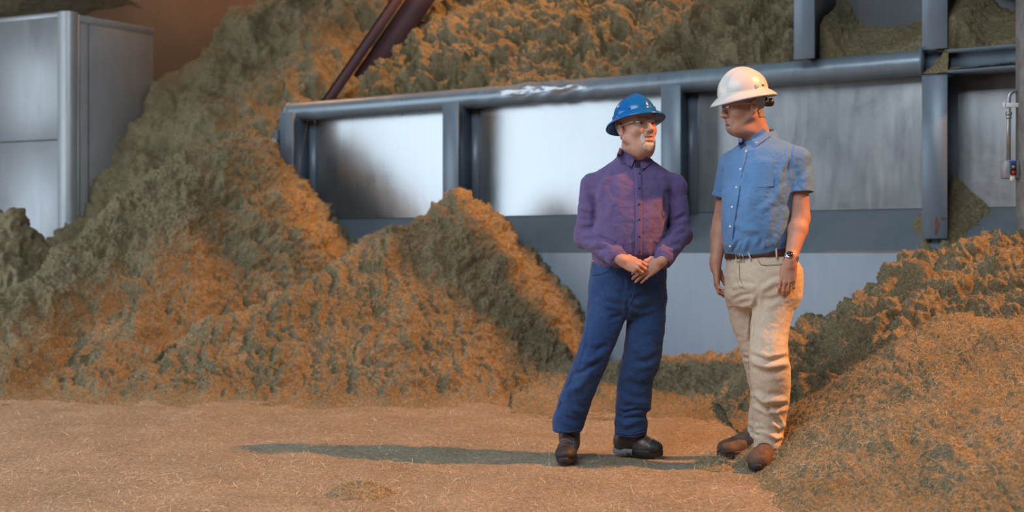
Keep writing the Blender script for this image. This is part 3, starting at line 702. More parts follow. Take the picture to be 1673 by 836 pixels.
# ============================================================= people: helpers
def headframe(yaw, pitch, roll=0):
    y, p, r = [math.radians(a) for a in (yaw, pitch, roll)]
    f = np.array([math.sin(y)*math.cos(p), -math.cos(y)*math.cos(p), math.sin(p)]); l = np.array([math.cos(y), math.sin(y), 0]); u = np.cross(f, l)
    l2 = l*math.cos(r)+u*math.sin(r); u2 = np.cross(f, l2)
    return np.stack([f, l2, u2], 1)
class Local:
    def __init__(s, C, R, sc=1.0): s.C = np.asarray(C, float); s.R = R; s.sc = sc
    def __call__(s, f, l, u): return s.C+s.R@(np.array([f, l, u])*s.sc)
    def inv(s, P): return ((np.asarray(P)-s.C)@s.R)/s.sc
def head_sdf(S, H, mouth_open=0.0, double_chin=0.0, nose=1.0, jowl=1.0):
    e = H.sc; R = H.R
    def E(c, r, k=.02, mode='add'): S.ell(H(*c), np.array(r)*e, R, k*e, mode)
    def K(a, b, ra, rb=None, k=.015, mode='add'): S.cap(H(*a), H(*b), ra*e, (ra if rb is None else rb)*e, k*e, mode)
    E((-.012, 0, .035), (.098, .077, .086), .0)
    E((.028, 0, -.035), (.062, .060, .080), .04)
    E((.045, 0, .045), (.050, .060, .050), .03)
    for s in (-1, 1):
        K((.0, s*.058*jowl, -.055), (.062, s*.020, -.098), .019, .018, .03)
        E((.060, s*.040, -.030), (.026, .024, .026), .025)
        K((.080, s*.040, .014), (.090, s*.010, .012), .0095, .010, .012)
    K((.068, -.012, -.098), (.068, .012, -.098), .020, .020, .025)
    if double_chin:
        E((.025, 0, -.115), (.050, .050, .028*double_chin), .03)
    for s in (-1, 1): E((.100, s*.032, -.003), (.016, .0175, .0125), .010, 'sub')
    for s in (-1, 1):
        E((.077, s*.032, -.004), (.0135, .0145, .0135), .004)
        K((.088, s*.022, .004), (.083, s*.044, .002), .0042, .004, .004)      # upper lid
        K((.086, s*.022, -.0125), (.081, s*.042, -.013), .004, .004, .005)     # lower lid
    K((.090, 0, .006), (.112*nose, 0, -.034), .0085, .0115, .014)
    E((.112*nose, 0, -.038), (.0135, .0135, .0115), .008)
    for s in (-1, 1): E((.100, s*.0135, -.041), (.0115, .0085, .0085), .006)
    # muzzle, lips
    E((.076, 0, -.070), (.022, .030, .024), .018)
    mo = mouth_open
    K((.092, -.013, -.0605), (.0945, 0, -.0595), .0052, .006, .005); K((.092, .013, -.0605), (.0945, 0, -.0595), .0052, .006, .005)
    K((.089, -.013, -.0745-mo), (.091, 0, -.0755-mo), .0055, .0068, .006); K((.089, .013, -.0745-mo), (.091, 0, -.0755-mo), .0055, .0068, .006)
    K((.094, -.019, -.0675-mo*.5), (.098, 0, -.067-mo*.5), .0022+mo*.35, .0026+mo*.5, .003, 'sub'); K((.094, .019, -.0675-mo*.5), (.098, 0, -.067-mo*.5), .0022+mo*.35, .0026+mo*.5, .003, 'sub')
    K((.092, -.01, -.088-mo), (.092, .01, -.088-mo), .004, .004, .012, 'sub')
    for s in (-1, 1):
        a = H.R@np.array([[math.cos(.25), 0, -math.sin(.25)], [0, 1, 0], [math.sin(.25), 0, math.cos(.25)]])
        S.ell(H(-.012, s*.080, -.012), np.array([.020, .0095, .034])*e, a, .006*e)
        S.ell(H(-.008, s*.090, -.008), np.array([.010, .007, .019])*e, a, .004*e, 'sub')
        S.ell(H(-.001, s*.083, -.014), np.array([.006, .006, .009])*e, a, .004*e)
        S.ell(H(-.006, s*.078, -.038), np.array([.009, .007, .010])*e, a, .006*e)
def hand_sdf(S, w, d, a, curls, sc=1.0, thumb=((.030, .036, -.012), (.062, .050, -.022), (.090, .052, -.032)), spread=.05, k=.0045):
    """w wrist, d finger direction, a towards the thumb; the back of the hand faces n"""
    d = np.asarray(d, float); d /= np.linalg.norm(d); a = np.asarray(a, float); a -= a@d*d; a /= np.linalg.norm(a)
    return d, a
def hand(S, w, d, n, thumb_side, curls, sc=1.0, thumb=None, spread=.05):
    d = np.asarray(d, float); d /= np.linalg.norm(d); n = np.asarray(n, float); n = n-n@d*d; n /= np.linalg.norm(n)
    a = np.cross(n, d)*thumb_side; w = np.asarray(w, float)
    P = lambda x, y, z: w+sc*(d*x+a*y+n*z)
    kn = [(.088, .029, .0), (.093, .0095, .004), (.088, -.010, .002), (.079, -.028, -.004)]
    ln = [(.040, .025, .020), (.044, .028, .021), (.041, .026, .020), (.032, .020, .018)]
    rd = [.0090, .0092, .0087, .0078]
    S.cap(P(-.03, 0, 0), P(.012, 0, 0), .0255*sc, .026*sc, .015)
    for (x, y, z), r in zip(kn, rd): S.cap(P(.008, y*.62, -.002), P(x, y, z-.002), .0145*sc, .0105*sc, .012)
    S.ell(P(.05, -.002, -.006), np.array([.042, .033, .013])*sc, np.stack([d, a, n], 1), .012)
    tips = []
    for i, ((x, y, z), L, r) in enumerate(zip(kn, ln, rd)):
        p = P(x, y, z); c = curls[i] if np.ndim(curls[0]) else curls; ang = 0; pts = [(p, r*sc*1.08)]
        sp = spread*(1.5-i)
        for q in range(3):
            ang += math.radians(c[q]); v = d*math.cos(ang)-n*math.sin(ang)+a*sp*math.cos(ang); v /= np.linalg.norm(v)
            p = p+v*L[q]*sc; pts.append((p, r*sc*(1.0-.09*(q+1))))
        for (p0, r0), (p1, r1) in zip(pts[:-1], pts[1:]): S.cap(p0, p1, r0, r1, .0035)
        S.ell(pts[1][0]+n*.001, np.array([1, 1, 1])*r*sc*1.04, None, .003)
        tips.append(pts)
    th = thumb or ((.028, .034, -.012), (.062, .048, -.020), (.088, .046, -.026))
    tp = [(P(.012, .014, -.008), .0165*sc), (P(*th[0]), .0145*sc), (P(*th[1]), .0108*sc), (P(*th[2]), .0088*sc)]
    S.chain(tp, .008); tips.append(tp)
    return tips, (d, a, n)
def ray_hit(Ss, px, py, D0, D1, n=500):
    """first depth at which the line of sight px,py enters one of the fields"""
    Ds = np.linspace(D0, D1, n); P = np.stack([(px-CX)/F_PX*Ds, Ds, EYE+(HZ-py)/F_PX*Ds], -1)
    best = None
    for S in (Ss if isinstance(Ss, (list, tuple)) else [Ss]):
        v = samp(S, P); i = np.argmax(v < 0)
        if v[i] < 0:
            D = Ds[i] if i == 0 else Ds[i-1]+(Ds[i]-Ds[i-1])*v[i-1]/(v[i-1]-v[i])
            best = D if best is None else min(best, D)
    return best
def samp(S, P):
    ix = []; fr = []
    for a in range(3):
        ax = S.ax[a]; i = np.clip(np.searchsorted(ax, P[..., a])-1, 0, len(ax)-2); ix.append(i); fr.append(np.clip((P[..., a]-ax[i])/(ax[i+1]-ax[i]), 0, 1))
    out = 0
    for x in (0, 1):
        for y in (0, 1):
            for z in (0, 1):
                out = out+S.F[ix[0]+x, ix[1]+y, ix[2]+z]*(fr[0] if x else 1-fr[0])*(fr[1] if y else 1-fr[1])*(fr[2] if z else 1-fr[2])
    return out
def hits(Ss, pts, D0, D1, off=.0):
    out = []; last = None
    for px, py in pts:
        D = ray_hit(Ss, px, py, D0, D1)
        if D is None: D = last if last is not None else (D0+D1)/2
        last = D; out.append(at(px, py, D-off))
    return out
def dens(pts, n):
    pts = np.array(pts, float); L = np.concatenate([[0], np.cumsum(np.linalg.norm(np.diff(pts, axis=0), axis=1))]); t = np.linspace(0, L[-1], n)
    return np.stack([np.interp(t, L, pts[:, 0]), np.interp(t, L, pts[:, 1])], 1)
def strip(mb, Ss, left, right, D0, D1, n=24, m=5, off=.003, thick=.004):
    """a raised band of cloth between two picture-side edges, laid on the surface"""
    A, B = dens(left, n), dens(right, n); V = []
    for i in range(n):
        row = hits(Ss, [A[i]+(B[i]-A[i])*t for t in np.linspace(0, 1, m)], D0, D1, off)
        e0, e1 = row[0]+np.array([0, thick+off, 0]), row[-1]+np.array([0, thick+off, 0])
        V += [e0]+row+[e1]
    return mb.grid(np.array(V), n, m+2)
def patch(mb, Ss, quad, D0, D1, nu=10, nv=10, off=.004, thick=.006, lift=None):
    """a raised four-cornered piece of cloth; quad corners in order"""
    q = np.array(quad, float); V = np.zeros((nu, nv, 3))
    for i in range(nu):
        s = i/(nu-1); a = q[0]+(q[1]-q[0])*s; b = q[3]+(q[2]-q[3])*s
        for j, h in enumerate(hits(Ss, [a+(b-a)*t for t in np.linspace(0, 1, nv)], D0, D1, 0)):
            V[i, j] = h-np.array([0, off+(lift(s, j/(nv-1)) if lift else 0), 0])
    top = V.reshape(-1, 3); bot = (V+np.array([0, thick+off, 0])).reshape(-1, 3)
    mb.grid(top, nu, nv)
    rim = [(i, 0) for i in range(nu)]+[(nu-1, j) for j in range(1, nv)]+[(i, nv-1) for i in range(nu-2, -1, -1)]+[(0, j) for j in range(nv-2, 0, -1)]
    W_ = np.array([V[i, j] for i, j in rim]); m = len(rim)
    return mb.add(np.concatenate([W_, W_+np.array([0, thick+off, 0])]), [(k, m+k, m+(k+1) % m, (k+1) % m) for k in range(m)])
def pxy(V):
    D = V[:, 1]; return CX+V[:, 0]/D*F_PX, HZ-(V[:, 2]-EYE)/D*F_PX
def folds_disp(folds, base=.0025, sc=(.10, .10, .05), fine=.0012, seed=0.0):
    """creases: each (polyline in picture-side coordinates, amplitude m, width px)"""
    def f(V, N):
        d = base*fbm(V/np.array(sc)+seed, 3)+fine*fbm(V/.018+seed, 2)
        x, y = pxy(V); P = np.stack([x, y], -1); w0 = np.clip(-N[:, 1]*1.6+.25, 0, 1)
        for pts, amp, wd in folds:
            amp = amp*1.45
            best = np.full(len(V), 1e9); tt = np.zeros(len(V)); tot = len(pts)-1
            for i, (a, b) in enumerate(zip(pts[:-1], pts[1:])):
                a = np.array(a, float); b = np.array(b, float); e = b-a; t = np.clip(((P-a)@e)/(e@e), 0, 1); q = np.linalg.norm(P-a-t[:, None]*e, axis=1)
                m = q < best; best = np.where(m, q, best); tt = np.where(m, (i+t)/tot, tt)
            fall = np.sin(np.clip(tt, 0, 1)*math.pi)**.5 if len(pts) > 1 else 1
            g = np.exp(-(best/wd)**2)-.55*np.exp(-((best-1.7*wd)/wd)**2)
            d = d+amp*g*fall*w0
        return d
    return f
def legst(rows, ratio=.95, yaw=0.0):
    """stations from picture-side outlines: rows of (y, x left, x right, depth[, depth ratio])"""
    st = []
    for r in rows:
        y, xl, xr, D = r[:4]; q = r[4] if len(r) > 4 else ratio; c = at((xl+xr)/2, y, D); h = (xr-xl)/2/F_PX*D
        w = h/math.sqrt(math.cos(yaw)**2+(q*math.sin(yaw))**2); st.append((c[2], c[0], c[1], w, w*q, yaw))
    return st
def hat(parent, base, H, mat, names, a=.150, b=.122, hgt=.118, brim_f=.055, brim_b=.05, brim_s=.05, drop=.022, ridge=.006, three=False):
    """full brim hard hat in the head frame H (f, l, u); rim plane at u = 0"""
    root = MB(); nth = 72; prof = []
    nc = 16
    for i in range(nc+1):
        t = math.pi/2*i/nc; prof.append((math.sin(t)**.96, math.cos(t)**1.0, 0.0))   # r, z, brim
    for q in (.12, .4, .7, .92, 1.0): prof.append((1.0, 0.0, q))
    def P(k, r, z, q, inn=0.0):
        th = 2*math.pi*k/nth; c, s = math.cos(th), math.sin(th)
        br = (brim_f if c > 0 else brim_b)*c*c+brim_s*s*s
        f = (a-inn)*r*c+br*q*c; l = (b-inn)*r*s+br*q*s
        u = (hgt-inn)*z-drop*(q**1.25)*(1+.25*c*c)-(.004 if q > .95 else 0)
        rg = 0
        if q == 0:
            g = math.exp(-(l/.020)**2)
            if three: g += .7*math.exp(-((abs(l)-.050)/.011)**2)
            rg = ridge*g*min(1, 2.2*z)*(1 if f > -.12 else .5)
            rr = 1+rg/max(.06, math.hypot(f, l)); u += rg*z; f *= 1+(rr-1)*(1-z)
        return H(f, l, u)
    V = []; rows = len(prof)
    for r, z, q in prof: V += [P(k, r, z, q) for k in range(nth)]
    for r, z, q in prof[::-1]:
        V += [P(k, r, z, q, .0035)-H.R[:, 2]*(.0035 if q > 0 else 0) for k in range(nth)]
    nr = 2*rows
    F = []
    for i in range(nr-1):
        for k in range(nth):
            l = (k+1) % nth; F.append((i*nth+k, (i+1)*nth+k, (i+1)*nth+l, i*nth+l))
    root.add(np.array(V), F)
    o = root.build(names, mat, parent, None, True, off=base); return o, P
def glasses_mat():
    m, N, L, b = nt('clear_lens'); out = N['Material Output']; N.remove(b)
    tr = N.new('ShaderNodeBsdfTransparent'); tr.inputs[0].default_value = (.93, .95, .96, 1); gl = N.new('ShaderNodeBsdfGlossy'); gl.inputs['Roughness'].default_value = .05
    fr = N.new('ShaderNodeMath'); fr.operation = 'MULTIPLY_ADD'; fr.inputs[1].default_value = .30; fr.inputs[2].default_value = .05; lw = N.new('ShaderNodeLayerWeight'); lw.inputs[0].default_value = .35; L.new(lw.outputs['Facing'], fr.inputs[0]); mx = N.new('ShaderNodeMixShader')
    L.new(fr.outputs[0], mx.inputs[0]); L.new(tr.outputs[0], mx.inputs[1]); L.new(gl.outputs[0], mx.inputs[2]); L.new(mx.outputs[0], out.inputs[0]); return m
LENS = glasses_mat()
def glasses(parent, base, H, temple_mat, u0=-.004):
    g = MB()
    for s in (-1, 1):
        nu, nv = 14, 9; V = []
        for i in range(nu):
            l = .006+.056*i/(nu-1)
            for j in range(nv):
                q = -1+2*j/(nv-1); tq = i/(nu-1); hh = .019*(1-.25*tq**3)*(1-.35*max(0, .18-tq)/.18)
                V.append(H(.107-.030*(l/.062)**2.2-.004*q*q, s*l, u0+hh*q+.002))
        g.grid(np.array(V), nu, nv)
    o = g.build('safety_glasses', LENS, parent, None, True, off=base)
    for s in (-1, 1): MB().tube([H(.081, s*.063, u0+.008), H(.070, s*.074, u0+.008), H(.02, s*.082, u0+.007), H(-.012, s*.084, u0+.006), H(-.03, s*.084, u0-.008)], .0022*H.sc, 8).build('temple', temple_mat, o, None, True, off=base)
    MB().tube([H(.1065, -.007, u0+.008), H(.110, 0, u0+.010), H(.1065, .007, u0+.008)], .0022*H.sc, 8).build('nose_bridge', temple_mat, o, None, True, off=base)
    return o
def skin_mat(name, c0, c1, red):
    m, N, L, b = nt(name); v = coords(N, L)
    c = ramp(N, L, noise(N, L, v, 24, 5, .6), [(.3, c0), (.7, c1)]); c = mixc(N, L, ramp(N, L, noise(N, L, v, 9, 2), [(.5, lin(0, 0, 0)), (.75, lin(.45, .45, .45))]), c, red)
    L.new(c, b.inputs['Base Color']); b.inputs['Roughness'].default_value = .55; b.inputs['Specular IOR Level'].default_value = .35; b.inputs['Subsurface Weight'].default_value = .12; b.inputs['Subsurface Radius'].default_value = (.012, .005, .003); b.inputs['Subsurface Scale'].default_value = .5
    bump(N, L, b, noise(N, L, v, 160, 3), .12, .002); return m
def cloth_mat(name, c0, c1, weave=420, rough=.85, worn=None, sheen=.15):
    m, N, L, b = nt(name); v = coords(N, L)
    c = ramp(N, L, noise(N, L, v, 7, 5, .6), [(.3, c0), (.7, c1)])
    if worn is not None: c = mixc(N, L, ramp(N, L, noise(N, L, v, 4.5, 3), [(.5, lin(0, 0, 0)), (.75, lin(.6, .6, .6))]), c, worn)
    w1 = noise(N, L, coords(N, L, (weave, weave*.25, weave*.25)), 1, 1); w2 = noise(N, L, coords(N, L, (weave*.25, weave*.25, weave)), 1, 1)
    c = mixc(N, L, .35, c, ramp(N, L, w1, [(.3, lin(.7, .7, .7)), (.7, lin(1.2, 1.2, 1.2))]), 'MULTIPLY')
    L.new(c, b.inputs['Base Color']); b.inputs['Roughness'].default_value = rough; b.inputs['Specular IOR Level'].default_value = .25; b.inputs['Sheen Weight'].default_value = sheen
    bump(N, L, b, w2, .12, .001); return m
def eyes(parent, base, H, iris, look=(0, 0)):
    for s in (-1, 1):
        c = H(.0775, s*.032, -.004); e = MB(); r = .0128*H.sc; n1, n2 = 18, 24; V = []
        for i in range(n1+1):
            for j in range(n2):
                a, b = math.pi*i/n1, 2*math.pi*j/n2; V.append(c+H.R@(np.array([math.cos(a), math.sin(a)*math.cos(b), math.sin(a)*math.sin(b)])*r))
        V = np.array(V); F = []
        for i in range(n1):
            for j in range(n2): F.append((i*n2+j, i*n2+(j+1) % n2, (i+1)*n2+(j+1) % n2, (i+1)*n2+j))
        o = e.add(V, F).build('eye', EYEW, parent, None, True, off=base)
        g = H.R@np.array([1, look[0], look[1]]); g /= np.linalg.norm(g); d = MB(); d2 = MB()
        d.tube([c+g*r*.90, c+g*r*1.03], [.0062*H.sc, .0056*H.sc], 18); d.build('iris', iris, o, None, True, off=base)
        d2.tube([c+g*r*.95, c+g*r*1.05], .0026*H.sc, 14); d2.build('pupil', BLACKP, o, None, True, off=base)
EYEW = plain('eye_white', lin(.62, .58, .55), .25, var=.04)
IRIS = plain('grey_blue_iris', lin(.10, .13, .15), .25); 
def boot(name, parent, base, heel, toe, mat, sole_mat, W_=.105, H_=.075, shaft=None, shaft_r=.055, heel_mat=None, disp=None, toe_h=.05):
    """heel and toe on the ground; shaft = ankle top point"""
    heel = np.asarray(heel, float); toe = np.asarray(toe, float); d = toe-heel; L = np.linalg.norm(d); d /= L; a = np.cross(UP, d); P = lambda x, y, z: heel+d*x*L+a*y+UP*z
    lo = np.minimum(heel, toe)-.09; hi = np.maximum(heel, toe)+.09; hi[2] = max(.2, shaft[2]+.05); lo[2] = -.01
    if shaft is not None: lo = np.minimum(lo, shaft-np.array([.08, .08, 1])); lo[2] = -.01; hi = np.maximum(hi, shaft+.08)
    S = Sdf(lo, hi, .0045)
    R_ = np.stack([d, a, UP], 1); h0 = .022
    S.ell(P(.80, 0, h0+.018), (.20*L, W_*.47, toe_h*.72), R_, 0); S.ell(P(.62, 0, h0+.022), (.24*L, W_*.46, .050), R_, .02)
    S.ell(P(.17, 0, h0+.03), (.17*L, W_*.37, .058), R_, .03); S.cap(P(.60, 0, .060), P(.30, 0, .100), .036, .044, .03)
    S.cap(P(.22, 0, .08), shaft if shaft is not None else P(.2, 0, .16), .050, shaft_r, .03)
    S.half(P(.5, 0, h0), -UP)
    me, V = S.mesh(name, disp or (lambda V, N: .0015*fbm(V/.05, 3)))
    me.transform(Matrix.Translation(-Vector([float(x) for x in base])))
    o = link(name, me, mat, parent, None, True)
    # sole: outline extruded
    out = []; n = 40
    for k in range(n):
        th = 2*math.pi*k/n; c, s = math.cos(th), math.sin(th)
        x = .5+.515*np.sign(c)*abs(c)**.8; wd = W_*(.36+.14*math.exp(-((x-.72)/.25)**2)+.02*math.exp(-((x-.12)/.15)**2)); out.append((x, wd*np.sign(s)*abs(s)**.75))
    prof = [(.96, 0.0), (1.0, .006), (1.0, .022), (.985, .030), (.92, .030)]
    for nm_, lo_x, hi_x, mt_ in (('sole', .44 if heel_mat else -1, 2, sole_mat), ('heel_sole', -1, .44, heel_mat)):
        if mt_ is None: continue
        V = []
        for sc_, z in prof: V += [P(min(hi_x, max(lo_x, .5+(x-.5)*sc_)), y*sc_, z+(.012 if .28 < x < .42 and z < .003 else 0)) for x, y in out]
        F = [(i*n+k, i*n+(k+1) % n, (i+1)*n+(k+1) % n, (i+1)*n+k) for i in range(len(prof)-1) for k in range(n)]
        cx_ = .5*(max(lo_x, 0)+min(hi_x, 1)); V += [P(cx_, 0, 0), P(cx_, 0, .03)]; m = len(V)
        F += [(m-2, (k+1) % n, k) for k in range(n)]+[(m-1, (len(prof)-1)*n+k, (len(prof)-1)*n+(k+1) % n) for k in range(n)]
        MB().add(np.array(V), F).build(nm_, mt_, o, None, True, off=base)
    return o, S, P, (d, a)
def offset_part(name, S, off, region, mat, parent, base, disp=None, inner=None):
    """a layer grown on a field: everything within `off` of S inside region(G) < 0"""
    T = Sdf.__new__(Sdf); T.ax = S.ax
    G = np.stack(np.meshgrid(*S.ax, indexing='ij'), -1) if S.F.size < 6e6 else None
    return T, G
def layer(name, S, lo, hi, off, region, mat, parent, base, disp=None, inner=-.004):
    ix, G = S._win(np.asarray(lo), np.asarray(hi), 0)
    F = S.F[ix]; Fn = np.maximum(F-off, region(G)); Fn = np.maximum(Fn, -(F-inner)) if inner is not None else Fn
    T = Sdf.__new__(Sdf); T.ax = [S.ax[a][ix[a]] for a in range(3)]; T.F = Fn.astype(np.float32)
    for a in range(3):
        sl = [slice(None)]*3; sl[a] = 0; T.F[tuple(sl)] = .1; sl[a] = -1; T.F[tuple(sl)] = .1
    me, V = T.mesh(name, disp); me.transform(Matrix.Translation(-Vector([float(x) for x in base])))
    return link(name, me, mat, parent, None, True)
def sdf_obj(name, S, mat, parent, base, disp=None):
    me, V = S.mesh(name, disp); me.transform(Matrix.Translation(-Vector([float(x) for x in base]))); return link(name, me, mat, parent, None, True)
def axis_mix(*spans):
    """(start, end, step) spans joined into one axis"""
    out = []
    for a, b, h in spans: out.append(np.arange(a, b-h*.25, h))
    out.append([spans[-1][1]]); return np.concatenate(out)
def button(mb, p, nrm, r=.0055, th=.003):
    nrm = np.asarray(nrm, float); nrm /= np.linalg.norm(nrm); return mb.tube([p-nrm*.001, p+nrm*th*.8, p+nrm*th], [r, r, r*.8], 14)
# ============================================================= man in the blue hard hat
SKIN1 = skin_mat('fair_skin', lin(.50, .27, .19), lin(.58, .33, .24), lin(.55, .22, .16))
PURPLE = cloth_mat('purple_shirt_cotton', lin(.115, .082, .205), lin(.14, .10, .24), 500)
DENIM = cloth_mat('blue_denim', lin(.016, .047, .145), lin(.027, .068, .19), 380, worn=lin(.06, .12, .28))
STITCH = plain('pale_blue_seam', lin(.06, .10, .20), .8)
BLUEHAT = plain('glossy_blue_plastic', lin(.004, .13, .42), .22, var=.05, scale=4)
WHITEHAIR = plain('white_beard_hair', lin(.55, .47, .41), .85, var=.15, scale=200, bmp=.4, bscale=500)
GREYHAIR = plain('grey_hair', lin(.30, .285, .27), .75, var=.25, scale=180, bmp=.5, bscale=350)
NAVY = cloth_mat('navy_undershirt', lin(.02, .02, .05), lin(.03, .03, .07))
DBUT = plain('dark_button', lin(.03, .025, .05), .35)
LEATH = plain('dark_brown_boot_leather', lin(.075, .058, .050), .42, var=.4, scale=30, bmp=.4, bscale=90)
SOLEB = plain('black_rubber', lin(.022, .022, .024), .6); SOLEG = plain('grey_rubber', lin(.20, .22, .23), .6)
LACE = plain('dark_boot_lace', lin(.20, .145, .12), .8)
MOUTH = plain('mouth_inside', lin(.10, .02, .02), .5); LIPS = plain('lips', lin(.46, .21, .16), .5)
M1D = 6.35
b1c = at(1000, 742, 6.38); b1 = np.array([b1c[0], 6.38, 0.0])
man1 = empty('person', b1, label='man in a blue hard hat, purple shirt and jeans, hands clasped at his waist', cat='person')
def p1(px, py, dD=0.0): return at(px, py, M1D+dD)
H1 = Local(p1(1039, 207, -.01), headframe(29, 8, 2), 1.12)
lo, hi = (.18, 5.86, -.0), (1.02, 6.70, 1.82)
zs = axis_mix((.08, .84, .010), (.84, 1.10, .0032), (1.10, 1.42, .008), (1.42, 1.76, .0032))
B1 = Sdf(None, None, (np.arange(.26, .95, .0034), np.arange(5.95, 6.62, .0034), zs))
head_sdf(B1, H1, mouth_open=.007, double_chin=1.0, jowl=1.06)
B1.cap(H1(-.022, 0, -.05), p1(1033, 272, .04), .062, .068, .03); B1.ell(H1(.015, 0, -.125), (.06, .058, .04), H1.R, .03)
B1.loft(legst([(275, 1010, 1056, 6.39), (292, 995, 1075, 6.39), (340, 992, 1075, 6.37), (420, 992, 1066, 6.37), (470, 990, 1062, 6.37)], .55), .03)
shA, shB = p1(969, 303, .03), p1(1100, 304, .05)
elA, elB = p1(958, 384, .02), p1(1110, 380, .02); wrA, wrB = p1(1012, 423, -.225), p1(1083, 425, -.215)
for s_, e_, w_ in ((shA, elA, wrA), (shB, elB, wrB)): B1.chain([(p1(1033, 296, .05), .04), (s_, .042), (e_, .042), (w_, .027)], .02)
tA, fA = hand(B1, wrA+np.array([.010, -.004, -.004]), (.86, -.22, -.36), (-.10, -.90, .30), 1, [(38, 48, 30), (42, 50, 30), (44, 52, 30), (44, 50, 30)], .98, thumb=((.026, .032, -.018), (.056, .040, -.036), (.080, .030, -.046)))
tB, fB = hand(B1, wrB+np.array([-.010, .018, -.004]), (-.80, -.12, -.52), (.22, -.86, .40), -1, [(20, 34, 20), (20, 30, 18), (16, 24, 14), (14, 20, 12)], .98, thumb=((.030, .034, -.004), (.064, .040, .006), (.092, .034, .004)))
legA = [(430, 972, 1030, 6.36), (480, 962, 1028, 6.35), (520, 957, 1021, 6.33), (560, 947, 1006, 6.30), (600, 933, 990, 6.29), (640, 917, 973, 6.31), (670, 907, 962, 6.33), (690, 902, 955, 6.34), (704, 903, 951, 6.34)]
legB = [(430, 1026, 1086, 6.38), (480, 1022, 1088, 6.38), (520, 1024, 1087, 6.37), (560, 1020, 1083, 6.37), (600, 1013, 1077, 6.39), (625, 1008, 1066, 6.41), (660, 1006, 1064, 6.43), (668, 1005, 1064, 6.435), (676, 1005, 1055, 6.44), (690, 1003, 1058, 6.445), (711, 1005, 1055, 6.45)]
for lg in (legA, legB):
    B1.loft(legst([(y, xl+(xr-xl)*.17, xr-(xr-xl)*.17, D) for y, xl, xr, D in lg]), .03)
body1 = sdf_obj('body', B1, SKIN1, man1, b1)
# mouth, beard, brows, hair
mb = MB(); V = []
layer('mouth', B1, H1(.085, 0, -.07)-.04, H1(.085, 0, -.07)+.04, .0014, lambda G: np.linalg.norm((H1.inv(G)-np.array([.092, 0, -.0685]))/np.array([.012, .017, .0105]), axis=-1)*.01-.01, LIPS, man1, b1)
def beard_reg(G):
    q = H1.inv(G); f, l, u = q[..., 0], q[..., 1], q[..., 2]
    chin = np.linalg.norm((q-np.array([.070, 0, -.108]))/np.array([.034, .036, .026]), axis=-1)-1
    must = np.maximum(np.linalg.norm((q-np.array([.088, 0, -.0535]))/np.array([.022, .034, .0075]), axis=-1)-1, 0)
    side = np.minimum(*[np.linalg.norm((q-np.array([.078, s*.030, -.075]))/np.array([.020, .0085, .028]), axis=-1)-1 for s in (-1, 1)])
    return .012*np.minimum(chin, side)
layer('beard', B1, H1(.07, 0, -.09)-.08, H1(.07, 0, -.09)+.08, .0030, beard_reg, WHITEHAIR, man1, b1, disp=lambda V, N: .0010*fbm(V/.010, 2))
layer('moustache', B1, H1(.085, 0, -.06)-.06, H1(.085, 0, -.06)+.06, .0018, lambda G: .01*(np.linalg.norm((H1.inv(G)-np.array([.092, 0, -.0515]))/np.array([.018, .029, .0052]), axis=-1)-1), WHITEHAIR, man1, b1, disp=lambda V, N: .0010*fbm(V/.008, 2))
for s in (-1, 1):
    MB().tube([H1(.094, s*.014, .0165), H1(.093, s*.028, .021), H1(.083, s*.046, .017)], [.0030, .0042, .0022], 8).build('eyebrow', GREYHAIR, man1, None, True, off=b1)
def hair_reg1(G):
    q = H1.inv(G); f, l, u = q[..., 0], q[..., 1], q[..., 2]
    return np.maximum(np.maximum(u-.075, (-.045)-u), f+.038)
layer('hair', B1, H1(-.03, 0, .02)-.15, H1(-.03, 0, .02)+.15, .0055, lambda G: np.clip(hair_reg1(G), -.05, .05), GREYHAIR, man1, b1, disp=lambda V, N: .0012*fbm(V/.012, 2))
eyes(man1, b1, H1, IRIS, (-.12, .0))
TEMPLE1 = plain('pale_glasses_frame', lin(.62, .62, .62), .3)
glasses(man1, b1, H1, TEMPLE1)
HH1 = Local(H1(-.002, 0, .046), H1.R@np.array([[math.cos(.13), 0, -math.sin(.13)], [0, 1, 0], [math.sin(.13), 0, math.cos(.13)]]), 1.0)
hat1, HP1 = hat(man1, b1, HH1, BLUEHAT, 'hard_hat', a=.122, b=.104, hgt=.108, brim_f=.046, brim_b=.050, brim_s=.046, drop=.028, ridge=.011)
mb = MB()
for k in (10, 26, 46, 62): 
    c = HP1(k, .985, .17, 0); MB().tube([c-HH1.R[:, 2]*.006, c+HH1.R[:, 2]*.010], [.006, .004], 8).build('slot_boss', BLUEHAT, hat1, None, True, off=b1)
# shirt
torso1 = [(440, 972, 1085, 6.345, .78), (428, 968, 1089, 6.34, .80), (412, 966, 1092, 6.325, .86), (385, 969, 1090, 6.315, .90), (350, 972, 1092, 6.32, .84), (315, 972, 1094, 6.34, .74), (292, 972, 1094, 6.36, .64), (278, 986, 1082, 6.375, .66), (266, 1000, 1070, 6.385, .85), (255, 1008, 1058, 6.39, .95)]
S1 = Sdf((.18, 5.95, .90), (1.02, 6.66, 1.58), .0048)
S1.loft(legst(torso1, yaw=math.radians(6)), 0)
for s_, e_, w_ in ((shA, elA, wrA), (shB, elB, wrB)):
    S1.cap(p1(1033, 279, .04), s_, .060, .062, .06)
    S1.cap(s_, e_, .066, .061, .014); S1.cap(e_, e_+(w_-e_)*.85, .062, .050, .010)
for (px, py, D, r) in ((950, 392, .03, .030), (1120, 388, .03, .030)): S1.ell(p1(px, py, D), (r, r*1.1, r*1.3), None, .03)
for w_, e_ in ((wrA, elA), (wrB, elB)):
    v = (w_-e_)/np.linalg.norm(w_-e_); S1.cap(e_+(w_-e_)*.80, w_+v*.03, .034, .034, .004, 'sub')
S1.cap(p1(1034, 262, .03), p1(1043, 205, .0), .068, .08, .008, 'sub')
